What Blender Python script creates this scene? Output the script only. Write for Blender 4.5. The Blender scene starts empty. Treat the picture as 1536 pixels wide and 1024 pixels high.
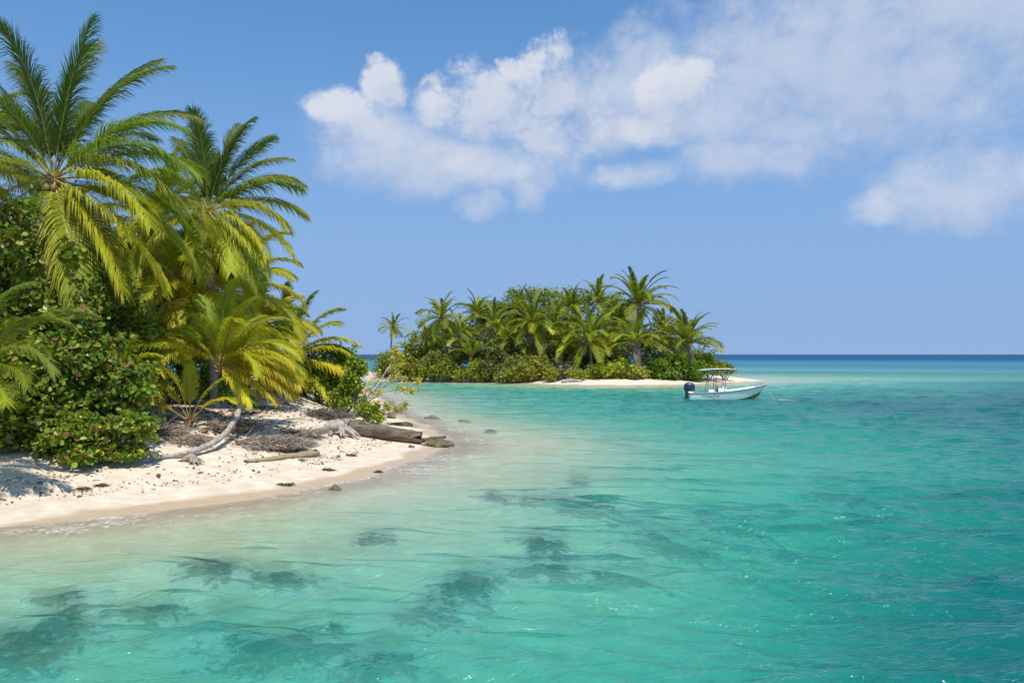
import bpy, bmesh, math, random
import numpy as np
from mathutils import Vector, Matrix

R = math.radians
C = bpy.context.scene.collection
scene = bpy.context.scene
F = 1195.0           # focal length in photo pixels (28 mm on a 36 mm sensor, 1536 px wide)
CAMH = 3.5
HZ = 531.0

def P(px, py, Y):
    return Vector(((px - 768) / F * Y, Y, CAMH - (py - HZ) / F * Y))

def G(px, py, z=0.0):
    Y = (CAMH - z) * F / (py - HZ)
    return Vector(((px - 768) / F * Y, Y, z))

# ------------------------------------------------------------------ noise / terrain
def _hash(ix, iy, seed):
    h = (ix.astype(np.int64) * 374761393 + iy.astype(np.int64) * 668265263 + seed * 1442695041) & 0xFFFFFFFF
    h = ((h ^ (h >> 13)) * 1274126177) & 0xFFFFFFFF
    return ((h ^ (h >> 16)) & 0xFFFF) / 65535.0

def vnoise(x, y, seed=0):
    x = np.asarray(x, float); y = np.asarray(y, float)
    ix = np.floor(x); iy = np.floor(y)
    fx = x - ix; fy = y - iy
    fx = fx * fx * (3 - 2 * fx); fy = fy * fy * (3 - 2 * fy)
    a = _hash(ix, iy, seed); b = _hash(ix + 1, iy, seed)
    c = _hash(ix, iy + 1, seed); d = _hash(ix + 1, iy + 1, seed)
    return (a + (b - a) * fx) * (1 - fy) + (c + (d - c) * fx) * fy

def fbm(x, y, seed=0, octs=4):
    s = 0; a = 0.5; t = 0
    for o in range(octs):
        s = s + a * vnoise(x, y, seed + o * 17); t += a; a *= 0.5
        x = np.asarray(x) * 2.03 + 3.1; y = np.asarray(y) * 2.03 + 1.7
    return s / t - 0.5

MAIN = np.array([(-400, -90), (-60, -6), (-30, 4), (-16, 12.2), (-12.5, 15.0), (-10.2, 16.2), (-8.2, 17.4), (-6.3, 19.2),
                 (-5.0, 21.2), (-4.0, 23.0), (-3.4, 26.0), (-2.7, 29), (-2.5, 31.5), (-2.9, 34), (-3.7, 37), (-5.0, 41),
                 (-7.3, 49), (-9.5, 60), (-13, 72), (-19, 86), (-34, 100), (-70, 110), (-400, 130)], float)
ISLE = np.array([(-19.5, 105), (-14, 102.5), (-10.7, 101.4), (-6.5, 99.5), (-2.2, 97.3), (1, 94.6), (4, 91.6), (7, 89.6), (10, 88.8),
                 (14, 88.6), (18, 89.8), (21.2, 92.2), (25, 95.5), (29, 99.5), (33.5, 104), (33, 109), (29, 115), (25, 123), (18, 130),
                 (0, 136), (-12, 134), (-20, 142), (-31, 147), (-33, 142), (-25, 132), (-24, 120), (-22, 109)], float)

def sdist(poly, x, y):
    """signed distance, positive inside the land polygon"""
    shp = np.shape(x); x = np.ravel(x).astype(float); y = np.ravel(y).astype(float)
    best = np.full(x.shape, 1e18); inside = np.zeros(x.shape, bool)
    n = len(poly)
    for i in range(n):
        ax, ay = poly[i]; bx, by = poly[(i + 1) % n]
        dx, dy = bx - ax, by - ay
        t = np.clip(((x - ax) * dx + (y - ay) * dy) / (dx * dx + dy * dy), 0, 1)
        best = np.minimum(best, (x - ax - t * dx) ** 2 + (y - ay - t * dy) ** 2)
        cond = (ay > y) != (by > y)
        xi = ax + (y - ay) / (dy if abs(dy) > 1e-9 else 1e-9) * dx
        inside ^= cond & (x < xi)
    d = np.sqrt(best)
    return np.where(inside, d, -d).reshape(shp)

def sstep(a, b, v):
    t = np.clip((v - a) / (b - a), 0, 1)
    return t * t * (3 - 2 * t)

def terrain(x, y):
    """returns (height, distance inland of the nearer land)"""
    x = np.asarray(x, float); y = np.asarray(y, float)
    wob = 0.55 * fbm(x * 0.45, y * 0.45, 5, 3)
    d1 = sdist(MAIN, x, y) + wob
    d2 = sdist(ISLE, x, y) + wob
    z1 = np.interp(d1, [0, 1.0, 2.2, 4, 6, 9, 14], [0, .085, .20, .58, 1.12, 1.5, 1.8])
    z1 = z1 + 0.55 * np.exp(-(((x + 14.5) / 5.5) ** 2 + ((y - 46) / 8) ** 2)) * sstep(2, 6, d1)
    z2 = np.interp(d2, [0, 2, 5, 10], [0, .22, .6, 1.1])
    land = np.where(d1 > d2, z1, z2)
    d = np.maximum(d1, d2)
    land = land + 0.16 * fbm(x * 0.5, y * 0.5, 9, 4) * sstep(1.5, 6, d) + 0.09 * fbm(x * 2.2, y * 2.2, 19, 4) * sstep(1.0, 3.5, d)
    w = -d
    dep = np.interp(w, [0, 1.5, 4, 8, 14, 22, 34, 80], [0, .09, .26, .62, 1.05, 1.7, 2.5, 3.5])
    # shallow flat off the point by the log
    m = np.exp(-(((x - 0.5) / 4.5) ** 2 + ((y - 31) / 9) ** 2))
    dep = dep * (1 - 0.4 * m)
    # deeper towards the right foreground
    dep = dep * (1 + 0.75 * sstep(1.0, 8, x) * sstep(36, 10, y))
    dep = dep * (1 + 0.45 * sstep(15, 8.5, y))
    # pale bank beyond and right of the island tip
    bank = sstep(22, 38, x) * sstep(97, 112, y) * sstep(300, 180, y)
    dep = dep * (1 - bank) + (0.24 + 0.45 * sstep(60, 170, x) + 0.5 * sstep(170, 280, y)) * bank
    mid = sstep(200, 290, y)
    dep = dep * (1 - mid) + 3.3 * mid
    deep = sstep(560, 1500, y)
    dep = dep * (1 - deep) + 16 * deep
    side = sstep(120, 500, np.abs(x)) * (1 - mid)
    dep = dep * (1 - side) + 4 * side
    dep = dep * (1 + 0.6 * fbm(x * 0.16, y * 0.16, 33, 4)) + 0.12 * fbm(x * 0.8, y * 0.8, 41, 3) * sstep(0.2, 1, dep)
    dep = np.maximum(dep, 0.02 * np.maximum(w, 0))
    return np.where(d > 0, land, -dep), d

def gz(x, y):
    return float(terrain(np.array([x]), np.array([y]))[0][0])

def on(px, py, lift=0.0):
    """ground point seen at a photo pixel"""
    Ys = np.linspace(9, 130, 6000); X = (px - 768) / F * Ys; Zr = CAMH - (py - HZ) / F * Ys
    h, _ = terrain(X, Ys); h = np.maximum(h, -5)
    i = int(np.argmax(Zr <= h))
    return Vector((X[i], Ys[i], h[i] + lift))

# ------------------------------------------------------------------ objects
def mesh_np(name, verts, faces, smooth=True, cols=None, attrs=None):
    me = bpy.data.meshes.new(name)
    verts = np.asarray(verts, np.float32)
    if isinstance(faces, np.ndarray):
        k = faces.shape[1]; nf = len(faces)
        loops = faces.ravel().astype(np.int32)
        starts = (np.arange(nf) * k).astype(np.int32)
        tot = np.full(nf, k, np.int32)
    else:
        tot = np.array([len(f) for f in faces], np.int32); nf = len(faces)
        loops = np.fromiter((i for f in faces for i in f), np.int32)
        starts = np.concatenate([[0], np.cumsum(tot)[:-1]]).astype(np.int32)
    me.vertices.add(len(verts)); me.vertices.foreach_set('co', verts.ravel())
    me.loops.add(len(loops)); me.loops.foreach_set('vertex_index', loops)
    me.polygons.add(nf); me.polygons.foreach_set('loop_start', starts); me.polygons.foreach_set('loop_total', tot)
    me.polygons.foreach_set('use_smooth', np.full(nf, smooth))
    me.update(calc_edges=True)
    if cols is not None:
        a = me.attributes.new('tone', 'FLOAT_COLOR', 'POINT')
        cc = np.ones((len(verts), 4), np.float32); cc[:, :3] = cols
        a.data.foreach_set('color', cc.ravel())
    for k, v in (attrs or {}).items():
        a = me.attributes.new(k, 'FLOAT', 'POINT'); a.data.foreach_set('value', np.asarray(v, np.float32))
    return me

def link(name, me, mat=None, parent=None, loc=None, rz=0.0):
    o = bpy.data.objects.new(name, me); C.objects.link(o)
    if mat and me and not me.materials: me.materials.append(mat)
    if parent: o.parent = parent
    if loc is not None: o.location = loc
    if rz: o.rotation_euler = (0, 0, rz)
    return o

def tag(o, label, cat, group=None):
    o['label'] = label; o['category'] = cat
    if group: o['group'] = group
    return o

def thing(name, label, cat, loc, group=None, rz=0.0):
    o = bpy.data.objects.new(name, None); C.objects.link(o)
    o.location = loc; o.rotation_euler = (0, 0, rz); o.empty_display_size = 0.2
    return tag(o, label, cat, group)

class MB:
    """collects verts/faces with a tone colour per vertex"""
    def __init__(s): s.v = []; s.f = []; s.c = []
    def add(s, verts, faces, col=(1, 1, 1)):
        b = len(s.v); s.v.extend([tuple(p) for p in verts]); s.f.extend([tuple(i + b for i in f) for f in faces])
        s.c.extend([col] * len(verts))
    def box(s, c, size, rot=None, col=(1, 1, 1)):
        c = Vector(c); h = Vector(size) / 2
        vs = [Vector((x * h.x, y * h.y, z * h.z)) for x in (-1, 1) for y in (-1, 1) for z in (-1, 1)]
        if rot: vs = [rot @ v for v in vs]
        s.add([c + v for v in vs], [(0, 1, 3, 2), (4, 6, 7, 5), (0, 4, 5, 1), (2, 3, 7, 6), (0, 2, 6, 4), (1, 5, 7, 3)], col)
    def tube(s, pts, rad, n=8, col=(1, 1, 1), wob=0.0, rng=None, cap=True, flat=1.0):
        pts = [Vector(p) for p in pts]
        m = len(pts)
        if not hasattr(rad, '__len__'): rad = [rad] * m
        b = len(s.v); ref = Vector((0, 0, 1))
        for i, p in enumerate(pts):
            t = (pts[min(i + 1, m - 1)] - pts[max(i - 1, 0)]).normalized()
            if abs(t.dot(ref)) > 0.95: ref = Vector((1, 0, 0)) if abs(t.x) < .9 else Vector((0, 1, 0))
            u = t.cross(ref).normalized(); w = t.cross(u).normalized(); ref = u.cross(t).normalized() * 1.0
            ref = w if False else ref
            for k in range(n):
                a = 2 * math.pi * k / n
                r = rad[i] * (1 + (rng.uniform(-wob, wob) if wob else 0))
                s.v.append(tuple(p + u * math.cos(a) * r + w * math.sin(a) * r * flat)); s.c.append(col)
        for i in range(m - 1):
            for k in range(n):
                k2 = (k + 1) % n
                s.f.append((b + i * n + k, b + i * n + k2, b + (i + 1) * n + k2, b + (i + 1) * n + k))
        if cap:
            s.f.append(tuple(b + k for k in range(n))[::-1]); s.f.append(tuple(b + (m - 1) * n + k for k in range(n)))
    def mesh(s, name, smooth=True):
        return mesh_np(name, s.v, s.f, smooth, cols=np.array(s.c))
    def build(s, name, mat, parent=None, loc=None, rz=0.0, smooth=True, bevel=0):
        o = link(name, s.mesh(name, smooth), mat, parent, loc, rz)
        if bevel:
            m = o.modifiers.new('bevel', 'BEVEL'); m.width = bevel; m.segments = 2; m.limit_method = 'ANGLE'
        return o

# ------------------------------------------------------------------ materials
class NT:
    def __init__(s, tree): s.t = tree; s.n = tree.nodes; s.l = tree.links
    def node(s, typ, **kw):
        n = s.n.new(typ)
        for k, v in kw.items():
            setattr(n, k, v)
        return n
    def put(s, sock, v):
        if isinstance(v, bpy.types.NodeSocket): s.l.new(v, sock)
        else: sock.default_value = v
    def math(s, op, a, b=0.0, c=None, clamp=False):
        n = s.node('ShaderNodeMath', operation=op, use_clamp=clamp)
        s.put(n.inputs[0], a); s.put(n.inputs[1], b)
        if c is not None: s.put(n.inputs[2], c)
        return n.outputs[0]
    def vmath(s, op, a, b=(0, 0, 0), scale=None):
        n = s.node('ShaderNodeVectorMath', operation=op)
        s.put(n.inputs[0], a); s.put(n.inputs[1], b)
        if scale is not None: s.put(n.inputs['Scale'], scale)
        return n.outputs['Value'] if op in ('DOT_PRODUCT', 'LENGTH') else n.outputs[0]
    def mix(s, fac, a, b, mode='MIX', clamp=True):
        n = s.node('ShaderNodeMix', data_type='RGBA', blend_type=mode)
        n.clamp_factor = clamp
        s.put(n.inputs[0], fac); s.put(n.inputs[6], a); s.put(n.inputs[7], b)
        return n.outputs[2]
    def noise(s, vec, scale, detail=4, rough=0.55, dist=0.0):
        n = s.node('ShaderNodeTexNoise')
        if vec is not None: s.put(n.inputs['Vector'], vec)
        n.inputs['Scale'].default_value = scale; n.inputs['Detail'].default_value = detail
        n.inputs['Roughness'].default_value = rough; n.inputs['Distortion'].default_value = dist
        return n.outputs[0]
    def ramp(s, v, a, b, lo=0.0, hi=1.0):
        n = s.node('ShaderNodeMapRange', interpolation_type='SMOOTHSTEP')
        s.put(n.inputs[0], v)
        n.inputs[1].default_value = a; n.inputs[2].default_value = b; n.inputs[3].default_value = lo; n.inputs[4].default_value = hi
        return n.outputs[0]
    def attr(s, name):
        return s.node('ShaderNodeAttribute', attribute_name=name)
    def coord(s, w='Object'):
        return s.node('ShaderNodeTexCoord').outputs[w]
    def pos(s):
        return s.node('ShaderNodeNewGeometry').outputs['Position']
    def scale3(s, v, sc):
        return s.vmath('MULTIPLY', v, sc)
    def bump(s, h, strength, dist, normal=None):
        n = s.node('ShaderNodeBump'); n.inputs['Strength'].default_value = strength; n.inputs['Distance'].default_value = dist
        s.put(n.inputs['Height'], h)
        if normal is not None: s.put(n.inputs['Normal'], normal)
        return n.outputs[0]

def new_mat(name):
    m = bpy.data.materials.new(name); m.use_nodes = True
    t = NT(m.node_tree); t.n.clear()
    out = t.node('ShaderNodeOutputMaterial')
    return m, t, out

def principled(t, out, **kw):
    b = t.node('ShaderNodeBsdfPrincipled')
    for k, v in kw.items(): t.put(b.inputs[k.replace('_', ' ')], v)
    t.l.new(b.outputs[0], out.inputs[0])
    return b

def leaf_mat(name, rough=0.42, trans=0.32, spec=0.4):
    """tone attribute is the leaf's own colour (species, age)"""
    m, t, out = new_mat(name)
    a = t.attr('tone').outputs['Color']
    oi = t.node('ShaderNodeObjectInfo').outputs['Random']
    hs = t.node('ShaderNodeHueSaturation'); t.put(hs.inputs['Color'], a)
    t.put(hs.inputs['Value'], t.math('MULTIPLY_ADD', oi, 0.5, 0.95)); t.put(hs.inputs['Hue'], t.math('MULTIPLY_ADD', oi, 0.030, 0.472))
    col = hs.outputs[0]
    b = t.node('ShaderNodeBsdfPrincipled')
    t.put(b.inputs['Base Color'], col); b.inputs['Roughness'].default_value = rough; b.inputs['Specular IOR Level'].default_value = spec
    tr = t.node('ShaderNodeBsdfTranslucent')
    t.put(tr.inputs['Color'], t.mix(1.0, col, (1.5, 1.5, 0.7, 1), 'MULTIPLY'))
    mx = t.node('ShaderNodeMixShader'); mx.inputs[0].default_value = trans
    t.l.new(b.outputs[0], mx.inputs[1]); t.l.new(tr.outputs[0], mx.inputs[2]); t.l.new(mx.outputs[0], out.inputs[0])
    return m

def wood_mat(name, c1, c2, scale=6, stretch=(1, 1, 1), rough=0.85, bumpd=0.02):
    m, t, out = new_mat(name)
    v = t.scale3(t.coord(), stretch)
    n1 = t.noise(v, scale, 6, 0.65, 0.3); n2 = t.noise(v, scale * 6, 4, 0.6)
    f = t.ramp(t.math('MULTIPLY_ADD', n2, 0.4, t.math('MULTIPLY', n1, 0.8)), 0.42, 0.78)
    col = t.mix(f, (*c1, 1), (*c2, 1))
    col = t.mix(1.0, col, t.attr('tone').outputs['Color'], 'MULTIPLY')
    b = principled(t, out, Base_Color=col, Roughness=rough, Specular_IOR_Level=0.25)
    t.put(b.inputs['Normal'], t.bump(t.math('ADD', n1, n2), 0.9, bumpd))
    return m

def plain_mat(name, col, rough=0.5, metal=0.0, dirt=0.12, coat=0.0, spec=0.5):
    m, t, out = new_mat(name)
    n = t.noise(t.coord(), 3.0, 5, 0.6)
    c = t.mix(t.ramp(n, 0.45, 0.8, 0, 1), (*col, 1), tuple(x * (1 - dirt * 2) for x in col) + (1,))
    principled(t, out, Base_Color=c, Roughness=t.math('MULTIPLY_ADD', n, 0.25, rough - 0.1), Metallic=metal, Coat_Weight=coat, Specular_IOR_Level=spec)
    return m

M = {}
M['frond'] = leaf_mat('palm_leaf', 0.48, 0.42, 0.25)
M['leaf'] = leaf_mat('broad_leaf', 0.38, 0.36, 0.4)
M['far_leaf'] = leaf_mat('island_leaf', 0.5, 0.40, 0.2)
M['midrib'] = leaf_mat('palm_midrib', 0.45, 0.0, 0.4)
M['trunk'] = wood_mat('palm_bark', (0.17, 0.145, 0.12), (0.40, 0.36, 0.31), 5, (1, 1, 5))
M['branch'] = wood_mat('grey_branch', (0.09, 0.07, 0.055), (0.26, 0.22, 0.18), 7)
M['bleached'] = wood_mat('bleached_wood', (0.24, 0.205, 0.17), (0.52, 0.47, 0.41), 5, (1, 1, 1))
M['log'] = wood_mat('weathered_log', (0.04, 0.028, 0.018), (0.25, 0.20, 0.145), 5, (0.35, 2.2, 2.2), 0.8, 0.03)
M['lichen'] = wood_mat('lichen_log', (0.22, 0.17, 0.11), (0.40, 0.33, 0.15), 9, (0.6, 1.6, 1.6))
M['dry'] = wood_mat('dry_fibre', (0.23, 0.175, 0.135), (0.48, 0.395, 0.32), 9)
M['rock'] = wood_mat('mossy_rock', (0.06, 0.05, 0.03), (0.24, 0.20, 0.10), 6, (1, 1, 1), 0.8, 0.03)
M['weed'] = wood_mat('drying_seaweed', (0.05, 0.045, 0.02), (0.17, 0.14, 0.05), 14)
M['litter'] = wood_mat('leaf_litter', (0.10, 0.07, 0.045), (0.34, 0.24, 0.16), 3)

# sand sheet
def sand_mat():
    m, t, out = new_mat('coral_sand')
    p = t.pos(); sx = t.node('ShaderNodeSeparateXYZ'); t.put(sx.inputs[0], p); z = sx.outputs['Z']
    big = t.noise(p, 0.35, 4, 0.55); mid = t.noise(p, 2.2, 5, 0.6); fine = t.noise(p, 30, 4, 0.7); grit = t.noise(p, 90, 3, 0.8)
    dry = t.mix(t.ramp(mid, 0.35, 0.7), (0.60, 0.495, 0.37, 1), (0.71, 0.61, 0.48, 1))
    dry = t.mix(t.math('MULTIPLY', t.ramp(fine, 0.56, 0.72), 0.45), dry, (0.46, 0.37, 0.28, 1))
    dry = t.mix(t.math('MULTIPLY', t.ramp(grit, 0.64, 0.74), 0.5), dry, (0.30, 0.23, 0.17, 1))
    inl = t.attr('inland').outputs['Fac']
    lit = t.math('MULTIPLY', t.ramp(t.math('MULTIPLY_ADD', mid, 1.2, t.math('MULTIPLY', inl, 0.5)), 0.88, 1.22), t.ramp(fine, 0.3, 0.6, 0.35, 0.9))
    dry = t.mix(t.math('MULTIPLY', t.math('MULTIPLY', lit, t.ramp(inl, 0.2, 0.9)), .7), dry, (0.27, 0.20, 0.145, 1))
    # wet band above the water line, uneven from the last run-up of the waves
    runup = t.noise(t.scale3(p, (0.35, 0.35, 0)), 1.0, 3, 0.5)
    wet = t.ramp(t.math('ADD', z, t.math('MULTIPLY', runup, -0.2)), -0.03, -0.07)
    col = t.mix(wet, dry, (0.50, 0.37, 0.245, 1))
    # sea bed: sand with weed growing in patches
    bed = t.mix(t.ramp(mid, 0.3, 0.7), (0.70, 0.59, 0.37, 1), (0.82, 0.72, 0.49, 1))
    wv = t.vmath('ADD', p, t.vmath('SCALE', t.node('ShaderNodeTexNoise').outputs['Color'], (0, 0, 0), 1.0))
    turf = t.noise(t.scale3(p, (0.20, 0.33, 0.2)), 1.0, 7, 0.66, 0.9)
    dsel = t.ramp(z, -0.15, -0.5)
    bed = t.mix(t.math('MULTIPLY', t.ramp(turf, 0.51, 0.68), t.math('MULTIPLY', dsel, 0.75)), bed, (0.16, 0.17, 0.11, 1))
    bed = t.mix(t.math('MULTIPLY', t.ramp(t.noise(t.scale3(p, (1, 1.3, 1)), 2.6, 5, 0.7, 1.0), 0.55, 0.7), 0.5), bed, (0.36, 0.32, 0.19, 1))  # fine weed-brown mottles, also standing in for caustic light on the bed
    col = t.mix(t.ramp(z, -0.01, -0.12), col, bed)
    rough = t.math('MULTIPLY_ADD', wet, -0.5, 0.95)
    b = principled(t, out, Base_Color=col, Roughness=rough, Specular_IOR_Level=0.3)
    hgt = t.math('ADD', t.math('MULTIPLY', mid, 1.0), t.math('MULTIPLY', fine, 0.25))
    t.put(b.inputs['Normal'], t.bump(hgt, 0.8, 0.12))
    return m
M['sand'] = sand_mat()

def water_mat():
    m, t, out = new_mat('lagoon_water')
    p = t.pos()
    dep = t.attr('depth').outputs['Fac']
    dep = t.math('MAXIMUM', dep, 0.0)
    # ripples: a few sizes of wavelets with crests running roughly across the wind
    rot = t.node('ShaderNodeVectorRotate', rotation_type='Z_AXIS'); t.put(rot.inputs['Vector'], p); rot.inputs['Angle'].default_value = R(-14)
    q = rot.outputs[0]
    n1 = t.noise(t.scale3(q, (0.45, 1.5, 1)), 0.9, 3, 0.55, 0.6)
    n2 = t.noise(t.scale3(q, (0.9, 2.2, 1)), 2.2, 3, 0.6, 0.8)
    n2 = t.math('SUBTRACT', 1.0, t.math('ABSOLUTE', t.math('MULTIPLY_ADD', n2, 2.4, -1.2)))
    n3 = t.noise(t.scale3(q, (1.0, 1.8, 1)), 7.0, 2, 0.6, 0.5)
    gust = t.noise(t.scale3(p, (0.02, 0.055, 1)), 1.0, 4, 0.6)
    calm = t.ramp(dep, 0.0, 0.5, 0.55, 1.0)
    h = t.math('ADD', t.math('MULTIPLY', n1, 0.11), t.math('ADD', t.math('MULTIPLY', n2, 0.05), t.math('MULTIPLY', n3, 0.014)))
    h = t.math('MULTIPLY', h, t.math('MULTIPLY', calm, t.ramp(gust, 0.3, 0.7, 0.6, 1.15)))
    nrm = t.bump(h, 1.0, 1.0)
    # body colour of clear lagoon water by its depth
    k = (0.80, 0.10, 0.13)
    ch = [t.math('POWER', math.exp(-kk), dep) for kk in k]
    cc = t.node('ShaderNodeCombineColor')
    for i in range(3): t.put(cc.inputs[i], ch[i])
    trn0 = t.node('ShaderNodeBsdfTransparent'); t.put(trn0.inputs[0], cc.outputs[0])
    rfr = t.node('ShaderNodeBsdfRefraction'); t.put(rfr.inputs[0], cc.outputs[0]); rfr.inputs['IOR'].default_value = 1.12; rfr.inputs['Roughness'].default_value = 0.0; t.put(rfr.inputs['Normal'], nrm)
    trn = t.node('ShaderNodeMixShader'); trn.inputs[0].default_value = 0.4; t.l.new(trn0.outputs[0], trn.inputs[1]); t.l.new(rfr.outputs[0], trn.inputs[2])
    deepf = t.ramp(dep, 4.5, 10.0)
    scol = t.mix(t.ramp(dep, 0.4, 2.6), (0.035, 0.38, 0.31, 1), (0.001, 0.092, 0.116, 1))
    scol = t.mix(t.ramp(dep, 2.6, 4.2), scol, (0.001, 0.17, 0.27, 1))
    scol = t.mix(deepf, scol, (0.001, 0.052, 0.135, 1))
    dif = t.node('ShaderNodeBsdfDiffuse'); t.put(dif.inputs['Color'], scol); t.put(dif.inputs['Normal'], nrm)
    sf = t.math('SUBTRACT', 1.0, t.math('POWER', math.exp(-0.32), dep))
    body = t.node('ShaderNodeMixShader'); t.put(body.inputs[0], sf); t.l.new(trn.outputs[0], body.inputs[1]); t.l.new(dif.outputs[0], body.inputs[2])
    fr = t.node('ShaderNodeFresnel'); fr.inputs['IOR'].default_value = 1.33; t.put(fr.inputs['Normal'], nrm)
    gl = t.node('ShaderNodeBsdfGlossy'); gl.inputs['Roughness'].default_value = 0.08; gl.inputs['Color'].default_value = (1, 1, 1, 1); t.put(gl.inputs['Normal'], nrm)
    mx = t.node('ShaderNodeMixShader'); t.put(mx.inputs[0], t.math('MINIMUM', fr.outputs[0], t.ramp(dep, 2.6, 7.0, 0.38, 0.17)))
    t.l.new(body.outputs[0], mx.inputs[1]); t.l.new(gl.outputs[0], mx.inputs[2])
    # thin lace of foam where the wash meets the sand
    fo = t.noise(p, 4.5, 7, 0.75, 1.6); fb = t.noise(t.scale3(p, (.5, .5, 0)), 1.0, 3, 0.5)
    band = t.math('MULTIPLY', t.math('MULTIPLY', t.ramp(dep, 0.022, 0.004), t.ramp(fo, 0.42, 0.62)), t.ramp(fb, 0.35, 0.6, 0.15, 0.7))
    lace = t.math('MULTIPLY', t.math('MULTIPLY', t.ramp(dep, 0.18, 0.01), t.ramp(fo, 0.49, 0.60)), t.ramp(fb, 0.42, 0.62, 0.0, 0.6))
    foam = t.math('MAXIMUM', band, lace)
    fd = t.node('ShaderNodeBsdfDiffuse'); fd.inputs['Color'].default_value = (0.82, 0.82, 0.8, 1)
    m2 = t.node('ShaderNodeMixShader'); t.put(m2.inputs[0], t.math('MULTIPLY', foam, 0.85)); t.l.new(mx.outputs[0], m2.inputs[1]); t.l.new(fd.outputs[0], m2.inputs[2])
    t.l.new(m2.outputs[0], out.inputs[0])
    return m
M['water'] = water_mat()

# ------------------------------------------------------------------ ground and sea
def axis(segs):
    out = []
    for a, b, s in segs:
        out.append(np.arange(a, b, s))
    return np.concatenate(out)

def geo(a, b, n): return a * (b / a) ** (np.arange(n) / n)

def grid_mesh(name, xs, ys, zfun):
    X, Y = np.meshgrid(xs, ys)
    Z, extra = zfun(X, Y)
    nx, ny = len(xs), len(ys)
    v = np.stack([X.ravel(), Y.ravel(), Z.ravel()], 1)
    i = (np.arange(ny - 1)[:, None] * nx + np.arange(nx - 1)[None, :]).ravel()
    f = np.stack([i, i + 1, i + 1 + nx, i + nx], 1)
    return mesh_np(name, v, f, True, attrs={k: a.ravel() for k, a in extra.items()})

far = geo(160, 9000, 22)
xs = np.concatenate([-far[::-1][:-1] - 0.0, axis([(-160, -60, 6), (-60, -24, 1.0), (-24, 8, 0.16), (8, 40, 0.6), (40, 160, 5)]), far])
ys = np.concatenate([-geo(60, 3000, 8)[::-1], axis([(-60, 5, 3), (5, 26, 0.14), (26, 60, 0.3), (60, 150, 0.8)]), geo(150, 9000, 40), [9000.0]])
def zg(X, Y):
    z, d = terrain(X, Y)
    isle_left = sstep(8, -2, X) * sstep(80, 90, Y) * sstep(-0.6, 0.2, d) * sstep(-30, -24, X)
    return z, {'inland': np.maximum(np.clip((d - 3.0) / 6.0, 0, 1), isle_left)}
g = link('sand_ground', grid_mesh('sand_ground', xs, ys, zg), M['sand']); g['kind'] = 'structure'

rw = random.Random(4)
WAVES = []
for i in range(34):
    lam = 0.7 * (5.2 / 0.7) ** rw.random()
    a = R(-100) + rw.gauss(0, 0.42)
    WAVES.append((2 * math.pi / lam * math.cos(a), 2 * math.pi / lam * math.sin(a), rw.uniform(0, 6.28), 0.0078 * lam ** 0.75))
for i in range(26):
    lam = rw.uniform(0.3, 0.7); a = R(-104) + rw.gauss(0, 0.32)
    WAVES.append((2 * math.pi / lam * math.cos(a), 2 * math.pi / lam * math.sin(a), rw.uniform(0, 6.28), 0.0105 * lam))
def zw(X, Y):
    z, d = terrain(X, Y)
    dep = -z
    h = np.zeros_like(X)
    wx = X + 0.5 * fbm(X * .3, Y * .3, 71, 2); wy = Y + 0.5 * fbm(X * .3, Y * .3, 72, 2)
    for kx, ky, ph, am in WAVES:
        s = np.sin(kx * wx + ky * wy + ph)
        h += am * (s + 0.25 * (s * s - 0.5))
    h *= (.25 * sstep(0.0, 0.12, dep) + .75 * sstep(0.05, 0.7, dep)) * (0.65 + 0.9 * (fbm(X * .07, Y * .12, 77, 3) + 0.5)) * sstep(160, 50, Y)
    return h, {'depth': dep}
xs = np.concatenate([-far[::-1][:-1], axis([(-160, -40, 6), (-40, -12, 0.6), (-12, 16, 0.085), (16, 44, 0.25), (44, 160, 4)]), far])
ys = np.concatenate([-geo(60, 3000, 8)[::-1], axis([(-60, 6, 3), (6, 22, 0.07), (22, 40, 0.14), (40, 75, 0.3), (75, 160, 1.0)]), geo(160, 9000, 60), [9000.0]])
w = link('sea_water', grid_mesh('sea_water', xs, ys, zw), M['water']); w['kind'] = 'structure'

# ------------------------------------------------------------------ palms
def nrmz(a): return a / np.maximum(np.linalg.norm(a, axis=-1, keepdims=True), 1e-9)

GREEN = np.array((0.185, 0.250, 0.022)); DKGREEN = np.array((0.038, 0.085, 0.020)); YEL = np.array((0.46, 0.45, 0.028)); GOLD = np.array((0.56, 0.34, 0.025)); BROWN = np.array((0.19, 0.12, 0.06))

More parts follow.
